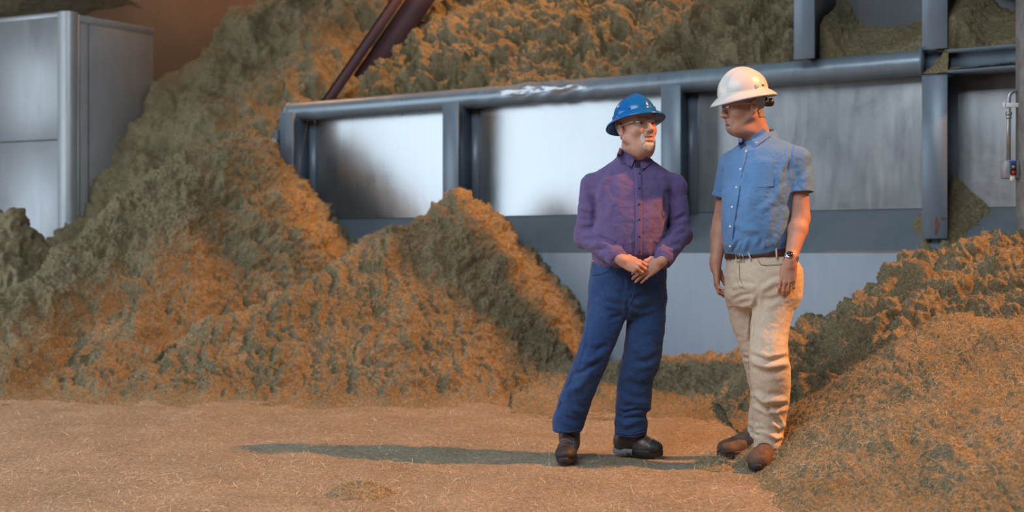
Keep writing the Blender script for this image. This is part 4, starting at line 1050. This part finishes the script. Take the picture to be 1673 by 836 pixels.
S1.cap(p1(1044, 262, -.11), p1(1046, 240, -.12), .020, .045, .008, 'sub')
f1 = [([(958, 300), (975, 340), (972, 375)], -.006, 5), ([(985, 300), (1000, 330), (990, 362)], .004, 6), ([(1012, 300), (1008, 350)], .003, 7),
      ([(945, 345), (968, 352)], -.005, 4), ([(942, 365), (968, 366), (985, 380)], .006, 5), ([(950, 392), (975, 388), (1000, 398)], -.007, 4), ([(962, 405), (985, 396), (1003, 408)], .006, 4),
      ([(975, 410), (998, 402)], -.005, 3), ([(988, 418), (1002, 410)], .004, 3), ([(1090, 310), (1085, 350), (1092, 385)], -.007, 5), ([(1070, 320), (1060, 370), (1050, 410)], .004, 7),
      ([(1122, 350), (1100, 362)], -.006, 4), ([(1118, 372), (1098, 380)], .006, 4), ([(1112, 398), (1092, 400)], -.006, 4), ([(1104, 410), (1086, 408)], .005, 4),
      ([(1010, 420), (1003, 395)], -.005, 5), ([(1028, 420), (1030, 392)], .004, 5), ([(1065, 420), (1072, 395)], -.005, 5), ([(1080, 415), (1084, 390)], .004, 4), ([(984, 420), (990, 400)], .004, 5),
      ([(1000, 280), (985, 300), (978, 330)], .005, 5), ([(1080, 285), (1092, 312)], .005, 5)]
shirt1 = sdf_obj('shirt', S1, PURPLE, man1, b1, folds_disp(f1, .004, (.12, .12, .07), .0012, 2.0))
DD = (5.9, 6.6)
mb = MB(); strip(mb, S1, [(1036, 274), (1038, 320), (1038, 370), (1038, 417)], [(1048, 274), (1050, 320), (1050, 370), (1049, 417)], *DD, n=40, m=4, off=.0035); mb.build('placket', PURPLE, shirt1, None, True, off=b1)
for py in (283, 307, 333, 358, 386, 410):
    p = hits(S1, [(1044.5, py)], *DD, .007)[0]; button(MB(), p, (0, -1, .1), .0052).build('button', DBUT, shirt1, None, True, off=b1)
# collar: band round the neck and two flaps
cc = p1(1034, 256, .015)
def ringpt(a, r1, z, sx=1.0): return cc+np.array([math.sin(a)*r1*sx, -math.cos(a)*r1, z])
V = []; na = 40
for i in range(na):
    a = math.radians(38+ (360-62)*i/(na-1)+6); bk = .5-.5*math.cos(a)
    for r_, z_ in ((.074, -.028), (.071, .012+.020*bk), (.078, .017+.021*bk), (.094, -.028)): V.append(ringpt(a, r_, z_-.012*(1-bk)))
MB().grid(np.array(V), na, 4, flip=True).build('collar_band', PURPLE, shirt1, None, True, off=b1)
CB = [S1, B1]
mb = MB(); patch(mb, CB, [(1012, 241), (1008, 255), (1031, 274), (1037, 258)], *DD, 10, 10, .010, .004, lift=lambda s, t: .004*t)
mb.build('collar_flap', PURPLE, shirt1, None, True, off=b1)
mb = MB(); patch(mb, CB, [(1057, 256), (1046, 266), (1049, 278), (1064, 266)], *DD, 9, 9, .009, .004)
mb.build('collar_flap', PURPLE, shirt1, None, True, off=b1)
for q in ((1029, 271), (1051, 275)): button(MB(), hits(CB, [q], *DD, .014)[0], (0, -1, .1), .0035).build('collar_button', DBUT, shirt1, None, True, off=b1)
mb = MB(); patch(mb, CB, [(1036, 262), (1038, 274), (1046, 274), (1048, 264)], *DD, 8, 8, .002, .003); mb.build('undershirt', NAVY, man1, None, True, off=b1)
for w_, e_ in ((wrA, elA), (wrB, elB)):
    v = (w_-e_)/np.linalg.norm(w_-e_); c0_ = w_-v*.062; nmb = MB()
    nmb.tube([c0_, c0_+v*.008, c0_+v*.035, w_+v*.002, w_+v*.006, w_+v*.001, w_-v*.02], [.047, .0525, .0505, .0475, .0455, .043, .041], 28, False)
    cf = nmb.build('cuff', PURPLE, shirt1, None, True, off=b1)
p = hits([S1], [(1003, 427)], *DD, .006)[0]; button(MB(), p, (-.2, -1, -.2), .005).build('button', DBUT, shirt1, None, True, off=b1)
# jeans
J1 = Sdf((.14, 6.05, .10), (.95, 6.68, 1.08), .0050)
pel1 = [(412, 972, 1085, 6.36, .78), (428, 967, 1088, 6.355, .80), (450, 963, 1088, 6.36, .80), (480, 961, 1088, 6.365, .74), (505, 964, 1084, 6.365, .60), (520, 985, 1065, 6.365, .6)]
J1.loft(legst(pel1, yaw=math.radians(5)), 0)
J1.loft(legst(legA), .022); J1.loft(legst(legB), .022)
fj = [([(1015, 505), (990, 500), (972, 488)], .005, 4), ([(1018, 515), (995, 520)], -.005, 4), ([(1022, 500), (1045, 512), (1070, 506)], .005, 4), ([(1024, 488), (1010, 475)], -.004, 4), ([(1030, 490), (1060, 478)], -.004, 5),
      ([(950, 565), (975, 572), (995, 562)], -.006, 5), ([(942, 585), (965, 590), (985, 580)], .006, 5), ([(935, 612), (955, 606), (985, 585)], -.005, 4), ([(922, 640), (945, 632), (968, 608)], .004, 6),
      ([(920, 650), (935, 668), (955, 676)], .006, 5), ([(908, 668), (922, 682), (945, 690)], -.006, 4),
      ([(1078, 575), (1058, 590), (1030, 592)], -.004, 5), ([(1072, 610), (1045, 622), (1016, 612)], .004, 6), ([(1009, 640), (1025, 655), (1062, 660)], .006, 5),
      ([(1003, 666), (1018, 674), (1040, 670), (1064, 672)], -.008, 3), ([(1005, 684), (1022, 694), (1058, 682)], .006, 5), ([(1008, 676), (1020, 684)], -.005, 3),
      ([(958, 520), (954, 560), (938, 610)], .003, 3), ([(1027, 470), (1025, 520)], -.004, 3), ([(1024, 450), (1027, 490)], .003, 3)]
jeans1 = sdf_obj('jeans', J1, DENIM, man1, b1, folds_disp(fj, .004, (.10, .10, .07), .0012, 4.0))
DJ = (5.9, 6.7)
def seam(S, pts, D, mat, parent, base, name='seam', r=.0016, n=24, off=.004):
    return MB().tube(hits(S, dens(pts, n), D[0], D[1], off), r, 6).build(name, mat, parent, None, True, off=base)
seam(J1, [(968, 449), (980, 447), (992, 442), (1001, 430)], DJ, STITCH, jeans1, b1, 'pocket_seam'); seam(J1, [(1086, 446), (1078, 441), (1074, 432)], DJ, STITCH, jeans1, b1, 'pocket_seam')
seam(J1, [(1037, 452), (1037, 475), (1031, 492), (1025, 502)], DJ, STITCH, jeans1, b1, 'fly_seam'); seam(J1, [(964, 470), (957, 520), (949, 562), (932, 615), (912, 665)], DJ, STITCH, jeans1, b1, 'side_seam')
seam(J1, [(905, 700), (928, 706), (949, 702)], DJ, STITCH, jeans1, b1, 'hem_seam'); seam(J1, [(1006, 706), (1030, 710), (1056, 704)], DJ, STITCH, jeans1, b1, 'hem_seam')
TAN = plain('tan_leather', lin(.42, .26, .13), .5)
layer('belt', J1, (.2, 6.0, 1.0), (1.0, 6.6, 1.08), .005, lambda G: np.abs(G[..., 2]-1.018)-.016, TAN, man1, b1)
# boots
def ground(px, py): 
    D = EYE*F_PX/(py-HZ); c = at(px, py, D); return np.array([c[0], D, 0.0])
tA_, hA_ = np.array([(921-CX)/F_PX*6.19, 6.17, .0]), np.array([(934-CX)/F_PX*6.43, 6.455, .0])
bootA, SA, PA, (dA, aA) = boot('boot', man1, b1, hA_, tA_, LEATH, SOLEB, .108, shaft=at(930, 692, 6.39), shaft_r=.058)
tB_, hB_ = np.array([(1081-CX)/F_PX*6.42, 6.40, .0]), np.array([(1003-CX)/F_PX*6.50, 6.50, .0])
bootB, SB, PB, (dB, aB) = boot('boot', man1, b1, hB_, tB_, LEATH, SOLEB, .108, heel_mat=SOLEG, shaft=at(1031, 700, 6.46), shaft_r=.058)
def laces(S, P, parent, base, x0=.42, x1=.66, n=5):
    for k in range(n):
        x = x0+(x1-x0)*k/(n-1); row = []
        for y in np.linspace(-.030, .030, 9):
            zt = .16
            pts = np.stack([P(x+.03*(1 if k % 2 else -1)*y/.03*.6, y, z) for z in np.linspace(.17, .02, 120)]); v = samp(S, pts); i = int(np.argmax(v < 0)); row.append(pts[i]+UP*.003)
        MB().tube(row, .0026, 6).build('lace', LACE, parent, None, True, off=base)
laces(SA, PA, bootA, b1, .30, .70, 7); laces(SB, PB, bootB, b1)
layer('toe_cap', SA, PA(.86, 0, .03)-.11, PA(.86, 0, .03)+.11, .0025, lambda G: .80-((G-hA_)@dA)/np.linalg.norm(tA_-hA_), SOLEB, bootA, b1)
layer('toe_cap', SB, PB(.86, 0, .03)-.11, PB(.86, 0, .03)+.11, .0025, lambda G: .80-((G-hB_)@dB)/np.linalg.norm(tB_-hB_), SOLEB, bootB, b1)
# ============================================================= man in the white hard hat
SKIN2 = skin_mat('ruddy_skin', lin(.46, .24, .165), lin(.54, .29, .205), lin(.52, .19, .13))
BLUESH = cloth_mat('blue_shirt_cotton', lin(.105, .235, .46), lin(.13, .28, .53), 520)
KHAKI = cloth_mat('khaki_cotton', lin(.58, .485, .375), lin(.66, .56, .44), 420)
WHITEHAT = plain('white_hat_plastic', lin(.68, .665, .64), .33, var=.04, scale=5)
BELT = plain('brown_belt_leather', lin(.060, .022, .018), .35, var=.3, scale=25)
BRASS = plain('brass_buckle', lin(.60, .42, .18), .3, 1.0); GOLD = plain('gold_ring', lin(.85, .55, .2), .2, 1.0); STEELW = plain('watch_steel', lin(.62, .62, .63), .22, 1.0)
DIAL = plain('dark_watch_dial', lin(.02, .022, .025), .2); WBUT = plain('pearl_button', lin(.70, .74, .78), .3)
BROWNB = plain('brown_suede_boot', lin(.11, .068, .048), .7, var=.4, scale=22, bmp=.3, bscale=120)
STUBBLE = plain('grey_stubble', lin(.37, .235, .18), .8, var=.18, scale=200, bmp=.5, bscale=400)
GREENST = plain('small_green_sticker', lin(.16, .30, .10), .5)
M2D = 6.22
b2c = at(1235, 745, 6.25); b2 = np.array([b2c[0], 6.25, 0.0])
man2 = empty('person', b2, label='man in a white hard hat, blue short-sleeved shirt and khaki trousers, turned towards the other', cat='person')
def p2(px, py, dD=0.0): return at(px, py, M2D+dD)
H2 = Local(p2(1215, 172, .0), headframe(-73, -7, 0), 1.08)
zs = axis_mix((.08, .80, .010), (.80, 1.14, .0032), (1.14, 1.50, .008), (1.50, 1.93, .0032))
B2 = Sdf(None, None, (np.arange(.88, 1.62, .0034), np.arange(5.88, 6.60, .0034), zs))
head_sdf(B2, H2, mouth_open=0.0, double_chin=.7, jowl=1.0)
B2.cap(H2(-.030, 0, -.05), p2(1242, 240, .03), .060, .070, .03); B2.ell(H2(.005, 0, -.120), (.055, .055, .035), H2.R, .03)
Y2 = math.radians(-42)
B2.loft(legst([(243, 1222, 1270, 6.25), (268, 1212, 1282, 6.23), (320, 1208, 1270, 6.2), (400, 1208, 1262, 6.2), (470, 1210, 1285, 6.2)], .7), .03)
shL, shR = p2(1302, 262, -.10), p2(1196, 268, .14)
elL, elR = p2(1308, 356, -.13), p2(1179, 362, .20)
wrL, wrR = p2(1292, 424, -.24), p2(1169, 430, .12)
for s_, e_, w_ in ((shL, elL, wrL), (shR, elR, wrR)):
    B2.chain([(p2(1243, 268, .02), .04), (s_, .050), (e_, .046)], .02)
    m_ = e_+(w_-e_)*.28; B2.cap(e_, m_, .045, .0475, .015); B2.cap(m_, w_, .0475, .0285, .015)
tL, fL = hand(B2, wrL+np.array([-.002, -.003, -.016]), (-.16, .06, -1), (-.30, -.95, .10), -1, [(14, 30, 24), (16, 34, 26), (20, 38, 28), (24, 40, 28)], 1.02, thumb=((.034, .030, -.018), (.066, .034, -.034), (.092, .026, -.042)))
tR, fR = hand(B2, wrR+np.array([.0, -.002, -.016]), (.04, -.05, -1), (-.93, .30, .10), -1, [(16, 30, 22), (20, 34, 24), (24, 36, 26), (26, 38, 26)], 1.02, thumb=((.030, .034, -.014), (.064, .046, -.026), (.092, .044, -.036)))
legN = [(440, 1236, 1308, 6.15), (480, 1232, 1307, 6.14), (510, 1229, 1296, 6.13), (530, 1227, 1290, 6.12), (560, 1225, 1287, 6.10), (585, 1224, 1288, 6.09), (600, 1226, 1291, 6.10), (640, 1229, 1290, 6.13), (660, 1230, 1288, 6.15), (690, 1232, 1283, 6.17), (715, 1231, 1279, 6.175), (733, 1232, 1277, 6.18)]
legF = [(440, 1190, 1262, 6.26), (480, 1187, 1254, 6.28), (510, 1190, 1252, 6.30), (545, 1200, 1251, 6.32), (580, 1211, 1254, 6.33), (610, 1219, 1256, 6.36), (650, 1226, 1262, 6.40), (690, 1222, 1256, 6.43), (710, 1221, 1254, 6.44), (726, 1224, 1256, 6.45)]
for lg in (legN, legF): B2.loft(legst([(y, xl+(xr-xl)*.17, xr-(xr-xl)*.17, D) for y, xl, xr, D in lg]), .03)
body2 = sdf_obj('body', B2, SKIN2, man2, b2)
layer('mouth', B2, H2(.085, 0, -.07)-.04, H2(.085, 0, -.07)+.04, .0012, lambda G: np.linalg.norm((H2.inv(G)-np.array([.094, 0, -.067]))/np.array([.012, .021, .011]), axis=-1)*.01-.01, LIPS, man2, b2)
def stub_reg(G):
    q = H2.inv(G); f, l, u = q[..., 0], q[..., 1], q[..., 2]
    chin = np.linalg.norm((q-np.array([.074, 0, -.100]))/np.array([.030, .034, .028]), axis=-1)-1
    side = np.minimum(*[np.linalg.norm((q-np.array([.080, s*.028, -.073]))/np.array([.018, .009, .028]), axis=-1)-1 for s in (-1, 1)])
    jaw = np.minimum(*[seg_t(q.astype(np.float32), (.012, t*.060, -.062), (.066, t*.024, -.098))[1]/.017-1 for t in (-1, 1)])
    return .012*np.minimum(np.minimum(chin, side), jaw)
layer('beard', B2, H2(.06, 0, -.08)-.1, H2(.06, 0, -.08)+.1, .0007, stub_reg, STUBBLE, man2, b2, disp=lambda V, N: .0008*fbm(V/.008, 2))
layer('moustache', B2, H2(.09, 0, -.05)-.05, H2(.09, 0, -.05)+.05, .0012, lambda G: .01*(np.linalg.norm((H2.inv(G)-np.array([.094, 0, -.0515]))/np.array([.018, .028, .005]), axis=-1)-1), STUBBLE, man2, b2, disp=lambda V, N: .0008*fbm(V/.008, 2))
for s in (-1, 1):
    MB().tube([H2(.094, s*.014, .0155), H2(.093, s*.028, .019), H2(.083, s*.046, .015)], [.0030, .0040, .0022], 8).build('eyebrow', GREYHAIR, man2, None, True, off=b2)
def hair_reg2(G):
    q = H2.inv(G); f, l, u = q[..., 0], q[..., 1], q[..., 2]
    back = np.maximum(np.maximum(u-.075, -.066-u+.25*np.minimum(0, f+.075)), f+.030-.25*np.minimum(0, u+.01))
    top = np.maximum(np.maximum(u-.075, .004-u), f-.036)
    burn = back
    return np.maximum(np.minimum(np.minimum(back, top), burn), np.where((np.abs(l) > .0775) & (u < .02) & (f < .02), .02, -.02))
layer('hair', B2, H2(-.03, 0, .0)-.16, H2(-.03, 0, .0)+.16, .0036, lambda G: np.clip(hair_reg2(G), -.05, .05), GREYHAIR, man2, b2, disp=lambda V, N: .0012*fbm(V/np.array([.02, .02, .008]), 2))
eyes(man2, b2, H2, IRIS, (0, -.05))
TEMPLE2 = plain('clear_grey_glasses_frame', lin(.42, .40, .40), .25)
glasses(man2, b2, H2, TEMPLE2)
HH2 = Local(H2(-.004, 0, .056), H2.R@np.array([[math.cos(-.07), 0, -math.sin(-.07)], [0, 1, 0], [math.sin(-.07), 0, math.cos(-.07)]]), 1.0)
hat2, HP2 = hat(man2, b2, HH2, WHITEHAT, 'hard_hat', a=.131, b=.110, hgt=.124, brim_f=.046, brim_b=.040, brim_s=.040, drop=.028, ridge=.010, three=True)
K_ = [H2(-.085, .045, .018), H2(-.112, .026, .006), H2(-.122, .0, .0), H2(-.112, -.026, .006), H2(-.085, -.045, .018)]
MB().tube(K_, [.014, .016, .018, .016, .014], 10).build('headband_strap', BLACKP, hat2, None, True, off=b2)
q0 = H2(-.118, .004, .002); ax_ = H2.R[:, 0]
mbk = MB().tube([q0, q0-ax_*.014, q0-ax_*.030, q0-ax_*.034], [.020, .021, .021, .017], 20, True, lambda i, a: 1+.04*math.cos(10*a)); mbk.build('ratchet_knob', BLACKP, hat2, None, True, off=b2)
MB().box(H2(-.098, .045, .012), (.02, .012, .022), .6, .003).build('strap_clip', STEELW, hat2, None, False, off=b2)
for k, mt in ((20, WHITEHAT), (24, GREENST)):
    c = HP2(k, 1, 0.0, 0)+HH2.R[:, 2]*.02; th = 2*math.pi*k/72; o_ = HH2.R@np.array([math.cos(th)*.75, math.sin(th), .1]); o_ /= np.linalg.norm(o_); tg = np.cross(HH2.R[:, 2], o_)
    w_, h_, d_ = ((.008, .020, .006) if mt is WHITEHAT else (.017, .009, .002)); MB().frame_box(c-tg*w_/2-HH2.R[:, 2]*h_/2-o_*.004, tg*w_, HH2.R[:, 2]*h_, o_*(d_+.004)).build('slot_boss' if mt is WHITEHAT else 'sticker', mt, hat2, None, False, off=b2)
# shirt
tor2 = [(428, 1191, 1286, 6.20, .82), (414, 1187, 1287, 6.195, .86), (396, 1182, 1288, 6.185, .90), (365, 1180, 1291, 6.18, .90), (330, 1181, 1294, 6.18, .86), (300, 1183, 1298, 6.19, .80), (270, 1187, 1302, 6.20, .74), (250, 1196, 1300, 6.21, .70), (236, 1208, 1286, 6.225, .72), (226, 1218, 1268, 6.235, .85), (215, 1222, 1262, 6.24, .95)]
S2 = Sdf((.92, 5.84, .96), (1.64, 6.58, 1.74), .0048)
S2.loft(legst(tor2, yaw=Y2), 0)
for s_, e_ in ((shL, elL), (shR, elR)):
    S2.cap(p2(1243, 250, .03), s_, .055, .066, .05)
    v = (e_-s_)/np.linalg.norm(e_-s_); cut = s_+(e_-s_)*.57
    ix, G = S2._win(np.minimum(s_, e_)-.10, np.maximum(s_, e_)+.10, 0)
    t_, d_ = seg_t(G, s_, e_); dd = np.maximum(d_-(.068+.010*t_), (G-cut)@v)
    dd = np.maximum(dd, -np.maximum(d_-.062, -((G-(cut-v*.05))@v)))
    S2._mix(ix, dd.astype(np.float32), .012, 'add')
S2.cap(p2(1240, 226, .02), H2(-.01, 0, -.03), .070, .074, .008, 'sub')
S2.cap(p2(1219, 236, -.10), p2(1216, 218, -.12), .014, .040, .008, 'sub')
f2 = [([(1290, 250), (1275, 280), (1270, 320)], .005, 5), ([(1282, 300), (1262, 330), (1240, 345)], .004, 6), ([(1215, 270), (1210, 320)], .003, 6), ([(1188, 270), (1192, 310), (1190, 350)], -.004, 5),
      ([(1280, 330), (1268, 365), (1262, 395)], -.004, 6), ([(1225, 300), (1222, 350)], .003, 8), ([(1196, 360), (1215, 375), (1240, 378)], .004, 6), ([(1200, 408), (1206, 392)], -.006, 3), ([(1216, 410), (1220, 390)], .004, 4), ([(1240, 405), (1246, 388)], -.004, 4), ([(1262, 402), (1268, 382)], .004, 4),
      ([(1322, 270), (1305, 290), (1302, 308)], -.004, 5), ([(1294, 232), (1290, 262), (1284, 300)], -.005, 3)]
shirt2 = sdf_obj('shirt', S2, BLUESH, man2, b2, folds_disp(f2, .0035, (.12, .12, .07), .0010, 7.0))
DD2 = (5.8, 6.5)
mb = MB(); strip(mb, S2, [(1211, 246), (1203, 290), (1196, 340), (1189, 380), (1188, 408)], [(1220, 247), (1212, 290), (1204, 340), (1198, 380), (1197, 409)], *DD2, n=40, m=4, off=.0055); mb.build('placket', BLUESH, shirt2, None, True, off=b2)
for px, py in ((1219, 247), (1210, 276), (1203, 306), (1196, 338), (1193, 370), (1193, 402)):
    p = hits(S2, [(px, py)], *DD2, .006)[0]; button(MB(), p, (-.55, -.83, .1), .0058).build('button', WBUT, shirt2, None, True, off=b2)
cc2 = p2(1241, 222, .03)
V = []; na = 44; fx = headframe(-42, 0)
for i in range(na):
    a = math.radians(42+(360-84)*i/(na-1)); bk = .5-.5*math.cos(a)
    for r_, z_ in ((.074, -.030), (.071, .010+.026*bk), (.078, .015+.027*bk), (.096, -.030)):
        V.append(cc2+fx[:, 0]*math.cos(a)*r_+fx[:, 1]*math.sin(a)*r_+UP*(z_-.014*(1-bk)))
MB().grid(np.array(V), na, 4, flip=False).build('collar_band', BLUESH, shirt2, None, True, off=b2)
CB2 = [S2, B2]
mb = MB(); patch(mb, CB2, [(1247, 209), (1226, 226), (1235, 239), (1258, 222)], *DD2, 12, 10, .010, .004); mb.build('collar_flap', BLUESH, shirt2, None, True, off=b2)
mb = MB(); patch(mb, CB2, [(1206, 226), (1206, 236), (1215, 240), (1219, 232)], *DD2, 9, 9, .008, .004); mb.build('collar_flap', BLUESH, shirt2, None, True, off=b2)
for q in ((1236, 233),): button(MB(), hits(CB2, [q], *DD2, .014)[0], (-.3, -1, .2), .004).build('collar_button', WBUT, shirt2, None, True, off=b2)
mb = MB(); patch(mb, S2, [(1236, 268), (1238, 306), (1264, 304), (1262, 267)], *DD2, 14, 12, .002, .003); mb.build('chest_pocket', BLUESH, shirt2, None, True, off=b2)
# trousers
J2 = Sdf((.98, 5.84, .08), (1.62, 6.66, 1.10), .0050)
pel2 = [(404, 1188, 1287, 6.20, .82), (420, 1189, 1296, 6.20, .82), (436, 1189, 1305, 6.20, .82), (460, 1187, 1309, 6.20, .80), (482, 1187, 1306, 6.20, .72), (500, 1195, 1297, 6.20, .60)]
J2.loft(legst(pel2, yaw=math.radians(-38)), 0); J2.loft(legst(legN), .020); J2.loft(legst(legF), .020)
fk = [([(1238, 480), (1230, 520), (1226, 560)], -.008, 3.5), ([(1236, 470), (1215, 466), (1195, 470)], .005, 4), ([(1236, 480), (1212, 482), (1194, 490)], -.005, 4), ([(1238, 492), (1215, 500), (1196, 505)], .004, 4),
      ([(1242, 476), (1262, 462), (1285, 456)], .005, 5), ([(1240, 488), (1262, 490), (1290, 480)], -.004, 5), ([(1224, 578), (1255, 590), (1290, 582)], -.008, 4), ([(1226, 592), (1255, 600), (1290, 594)], .007, 5), ([(1212, 583), (1225, 586)], -.005, 3),
      ([(1230, 640), (1250, 654), (1286, 652)], .009, 5), ([(1232, 656), (1256, 668), (1288, 660)], -.009, 4), ([(1262, 690), (1276, 700), (1282, 690)], .007, 4), ([(1254, 668), (1270, 690), (1278, 705)], -.007, 4), ([(1250, 705), (1268, 716), (1279, 712)], .007, 4), ([(1234, 700), (1250, 702)], -.004, 3),
      ([(1222, 640), (1232, 650)], .005, 4), ([(1222, 690), (1238, 700)], .006, 4), ([(1224, 705), (1240, 712)], -.006, 3), ([(1268, 530), (1262, 580)], .003, 6), ([(1205, 440), (1207, 462), (1222, 474)], .003, 3)]
trs2 = sdf_obj('trousers', J2, KHAKI, man2, b2, folds_disp(fk, .0035, (.10, .10, .07), .0010, 9.0))
DJ2 = (5.8, 6.6)
KSEAM = plain('khaki_dark_seam', lin(.26, .20, .14), .9)  # seam colour, darker than the khaki cloth
seam(J2, [(1238, 424), (1243, 432), (1252, 433), (1278, 431)], DJ2, KSEAM, trs2, b2, 'pocket_seam'); seam(J2, [(1208, 428), (1208, 455), (1215, 468)], DJ2, KSEAM, trs2, b2, 'fly_seam', .0012)
zb2 = lambda G: (G[..., 2]-(1.047+.052*(G[..., 0]-1.24)-.02*(G[..., 1]-6.2)))
belt2 = layer('belt', J2, (1.0, 5.9, .98), (1.6, 6.6, 1.10), .009, lambda G: np.abs(zb2(G))-.0185, BELT, man2, b2)
def on(px, py, off=.013): return hits(J2, [(px, py)], *DJ2, off)[0]
bk = [on(1201, 410), on(1213, 409), on(1215, 425), on(1203, 426)]
MB().tube(bk, .0030, 8, closed=True).tube([on(1208, 410, .015), on(1210, 425, .015)], .0022, 8).build('belt_buckle', BRASS, belt2, None, True, off=b2)
for (xa, ya, xb, yb) in ((1222, 408, 1227, 424), (1268, 404, 1270, 421)):
    MB().tube([on(xa-1, ya-1, .006), on(xa, ya+1), on(xb-1, yb-2), on(xb, yb+1, .006)], .0042, 8).build('belt_loop', KHAKI, trs2, None, True, off=b2)
# watch and ring
vL = (wrL-elL)/np.linalg.norm(wrL-elL); wc = wrL-vL*.006; nW = fL[2]-fL[2]@vL*vL; nW /= np.linalg.norm(nW); sW = np.cross(vL, nW)
ringp = [wc+(sW*math.cos(a)*.0345+nW*math.sin(a)*.0315) for a in np.linspace(0, 2*math.pi, 36, endpoint=False)]
V = []
for p_, a in zip(ringp, np.linspace(0, 2*math.pi, 36, endpoint=False)):
    o_ = sW*math.cos(a)+nW*math.sin(a); h_ = .0105
    V += [p_-vL*h_-o_*.003, p_-vL*h_+o_*.0012, p_+vL*h_+o_*.0012, p_+vL*h_-o_*.003]
wt = MB().grid(np.array(V+V[:4]), 37, 4).build('wristwatch', STEELW, man2, None, False, off=b2)
fc = wc+nW*.030+sW*.006
MB().tube([fc, fc+nW*.009, fc+nW*.0105], [.019, .019, .017], 28).build('watch_case', STEELW, wt, None, True, off=b2)
MB().tube([fc+nW*.0100, fc+nW*.0112], .0145, 28).build('watch_dial', DIAL, wt, None, True, off=b2)
MB().tube([fc+sW*.019+nW*.005, fc+sW*.023+nW*.005], .003, 10).build('watch_crown', STEELW, wt, None, True, off=b2)
rp = tL[2]; a0, a1 = rp[0][0], rp[1][0]; ad = (a1-a0)/np.linalg.norm(a1-a0); rc = a0+(a1-a0)*.55; n1_ = np.cross(ad, fL[1]); n1_ /= np.linalg.norm(n1_); n2_ = np.cross(ad, n1_)
MB().tube([rc+(n1_*math.cos(a)+n2_*math.sin(a))*.0100 for a in np.linspace(0, 2*math.pi, 24, endpoint=False)], .0018, 8, closed=True).build('wedding_ring', GOLD, man2, None, True, off=b2)
# boots
tN, hN = np.array([(1233-CX)/F_PX*6.0, 5.985, 0]), np.array([(1264-CX)/F_PX*6.26, 6.265, 0])
bootN, SN, PN, (dN, aN) = boot('boot', man2, b2, hN, tN, BROWNB, SOLEB, .130, shaft=at(1255, 722, 6.215), shaft_r=.060, toe_h=.068)
tF, hF = np.array([(1173-CX)/F_PX*6.40, 6.39, 0]), np.array([(1252-CX)/F_PX*6.50, 6.49, 0])
bootF, SF, PF, (dF, aF) = boot('boot', man2, b2, hF, tF, BROWNB, SOLEB, .118, toe_h=.062, shaft=at(1238, 716, 6.455), shaft_r=.056)
# ============================================================= light and camera
def area(name, loc, target, sx, sy, power, col):
    l = bpy.data.lights.new(name, 'AREA'); l.shape = 'RECTANGLE'; l.size = sx; l.size_y = sy; l.energy = power; l.color = col
    o = bpy.data.objects.new(name, l); COL.objects.link(o); o.location = loc
    o.rotation_euler = (Vector(target)-Vector(loc)).to_track_quat('-Z', 'Y').to_euler(); return o
area('bay_door_daylight', (-8.0, 6.75, 2.5), (0, 6.75, 2.5), 6.5, 5.0, 330, (.80, .90, 1.0))
area('roof_light_daylight', (-2.5, 1.0, 6.4), (0, 7.5, .8), 5, 4, 470, (.85, .92, 1.0))
def spot(name, loc, target, deg, blend, power, col, rad):
    l = bpy.data.lights.new(name, 'SPOT'); l.spot_size = math.radians(deg); l.spot_blend = blend; l.energy = power; l.color = col; l.shadow_soft_size = rad
    o = bpy.data.objects.new(name, l); COL.objects.link(o); o.location = loc
    o.rotation_euler = (Vector(target)-Vector(loc)).to_track_quat('-Z', 'Y').to_euler(); return o
T = np.array([.3, 7.5, .5]); dirs = np.array([.94, -.33, .95]); 
spot('work_light', T+dirs*9.5, (T[0]-.2, T[1], .2), 44, .3, 10600, (1.0, .355, .07), .17)
spot('added_ledge_spot', (2.4, 11.2, 8.8), (.9, 12.0, 4.2), 46, .5, 3200, (1.0, .42, .12), .2)  # added spot that warms the straw high above the top pipe
pl = bpy.data.lights.new('back_lamp', 'POINT'); pl.energy = 100; pl.color = (1.0, .45, .16); pl.shadow_soft_size = .25
po = bpy.data.objects.new('back_lamp', pl); COL.objects.link(po); po.location = (-3.3, 13.6, 5.4)
w = bpy.data.worlds.new('World'); SC.world = w; w.use_nodes = True
bg = w.node_tree.nodes['Background']; bg.inputs[0].default_value = (.62, .72, .85, 1); bg.inputs[1].default_value = .22
cam = bpy.data.cameras.new('Camera'); co = bpy.data.objects.new('Camera', cam); COL.objects.link(co)
co.location = (0, 0, EYE); co.rotation_euler = (math.radians(90), 0, 0)
cam.sensor_width = 36; cam.lens = F_PX/1673*36; cam.shift_y = (HZ-418)/1673*1.0
cam.dof.use_dof = True; cam.dof.focus_distance = 6.2; cam.dof.aperture_fstop = 1.7
cam.clip_end = 100
SC.camera = co
vs = SC.view_settings; vs.view_transform = 'Standard'; vs.look = 'None'; vs.gamma = 1; vs.exposure = 0; vs.use_curve_mapping = False
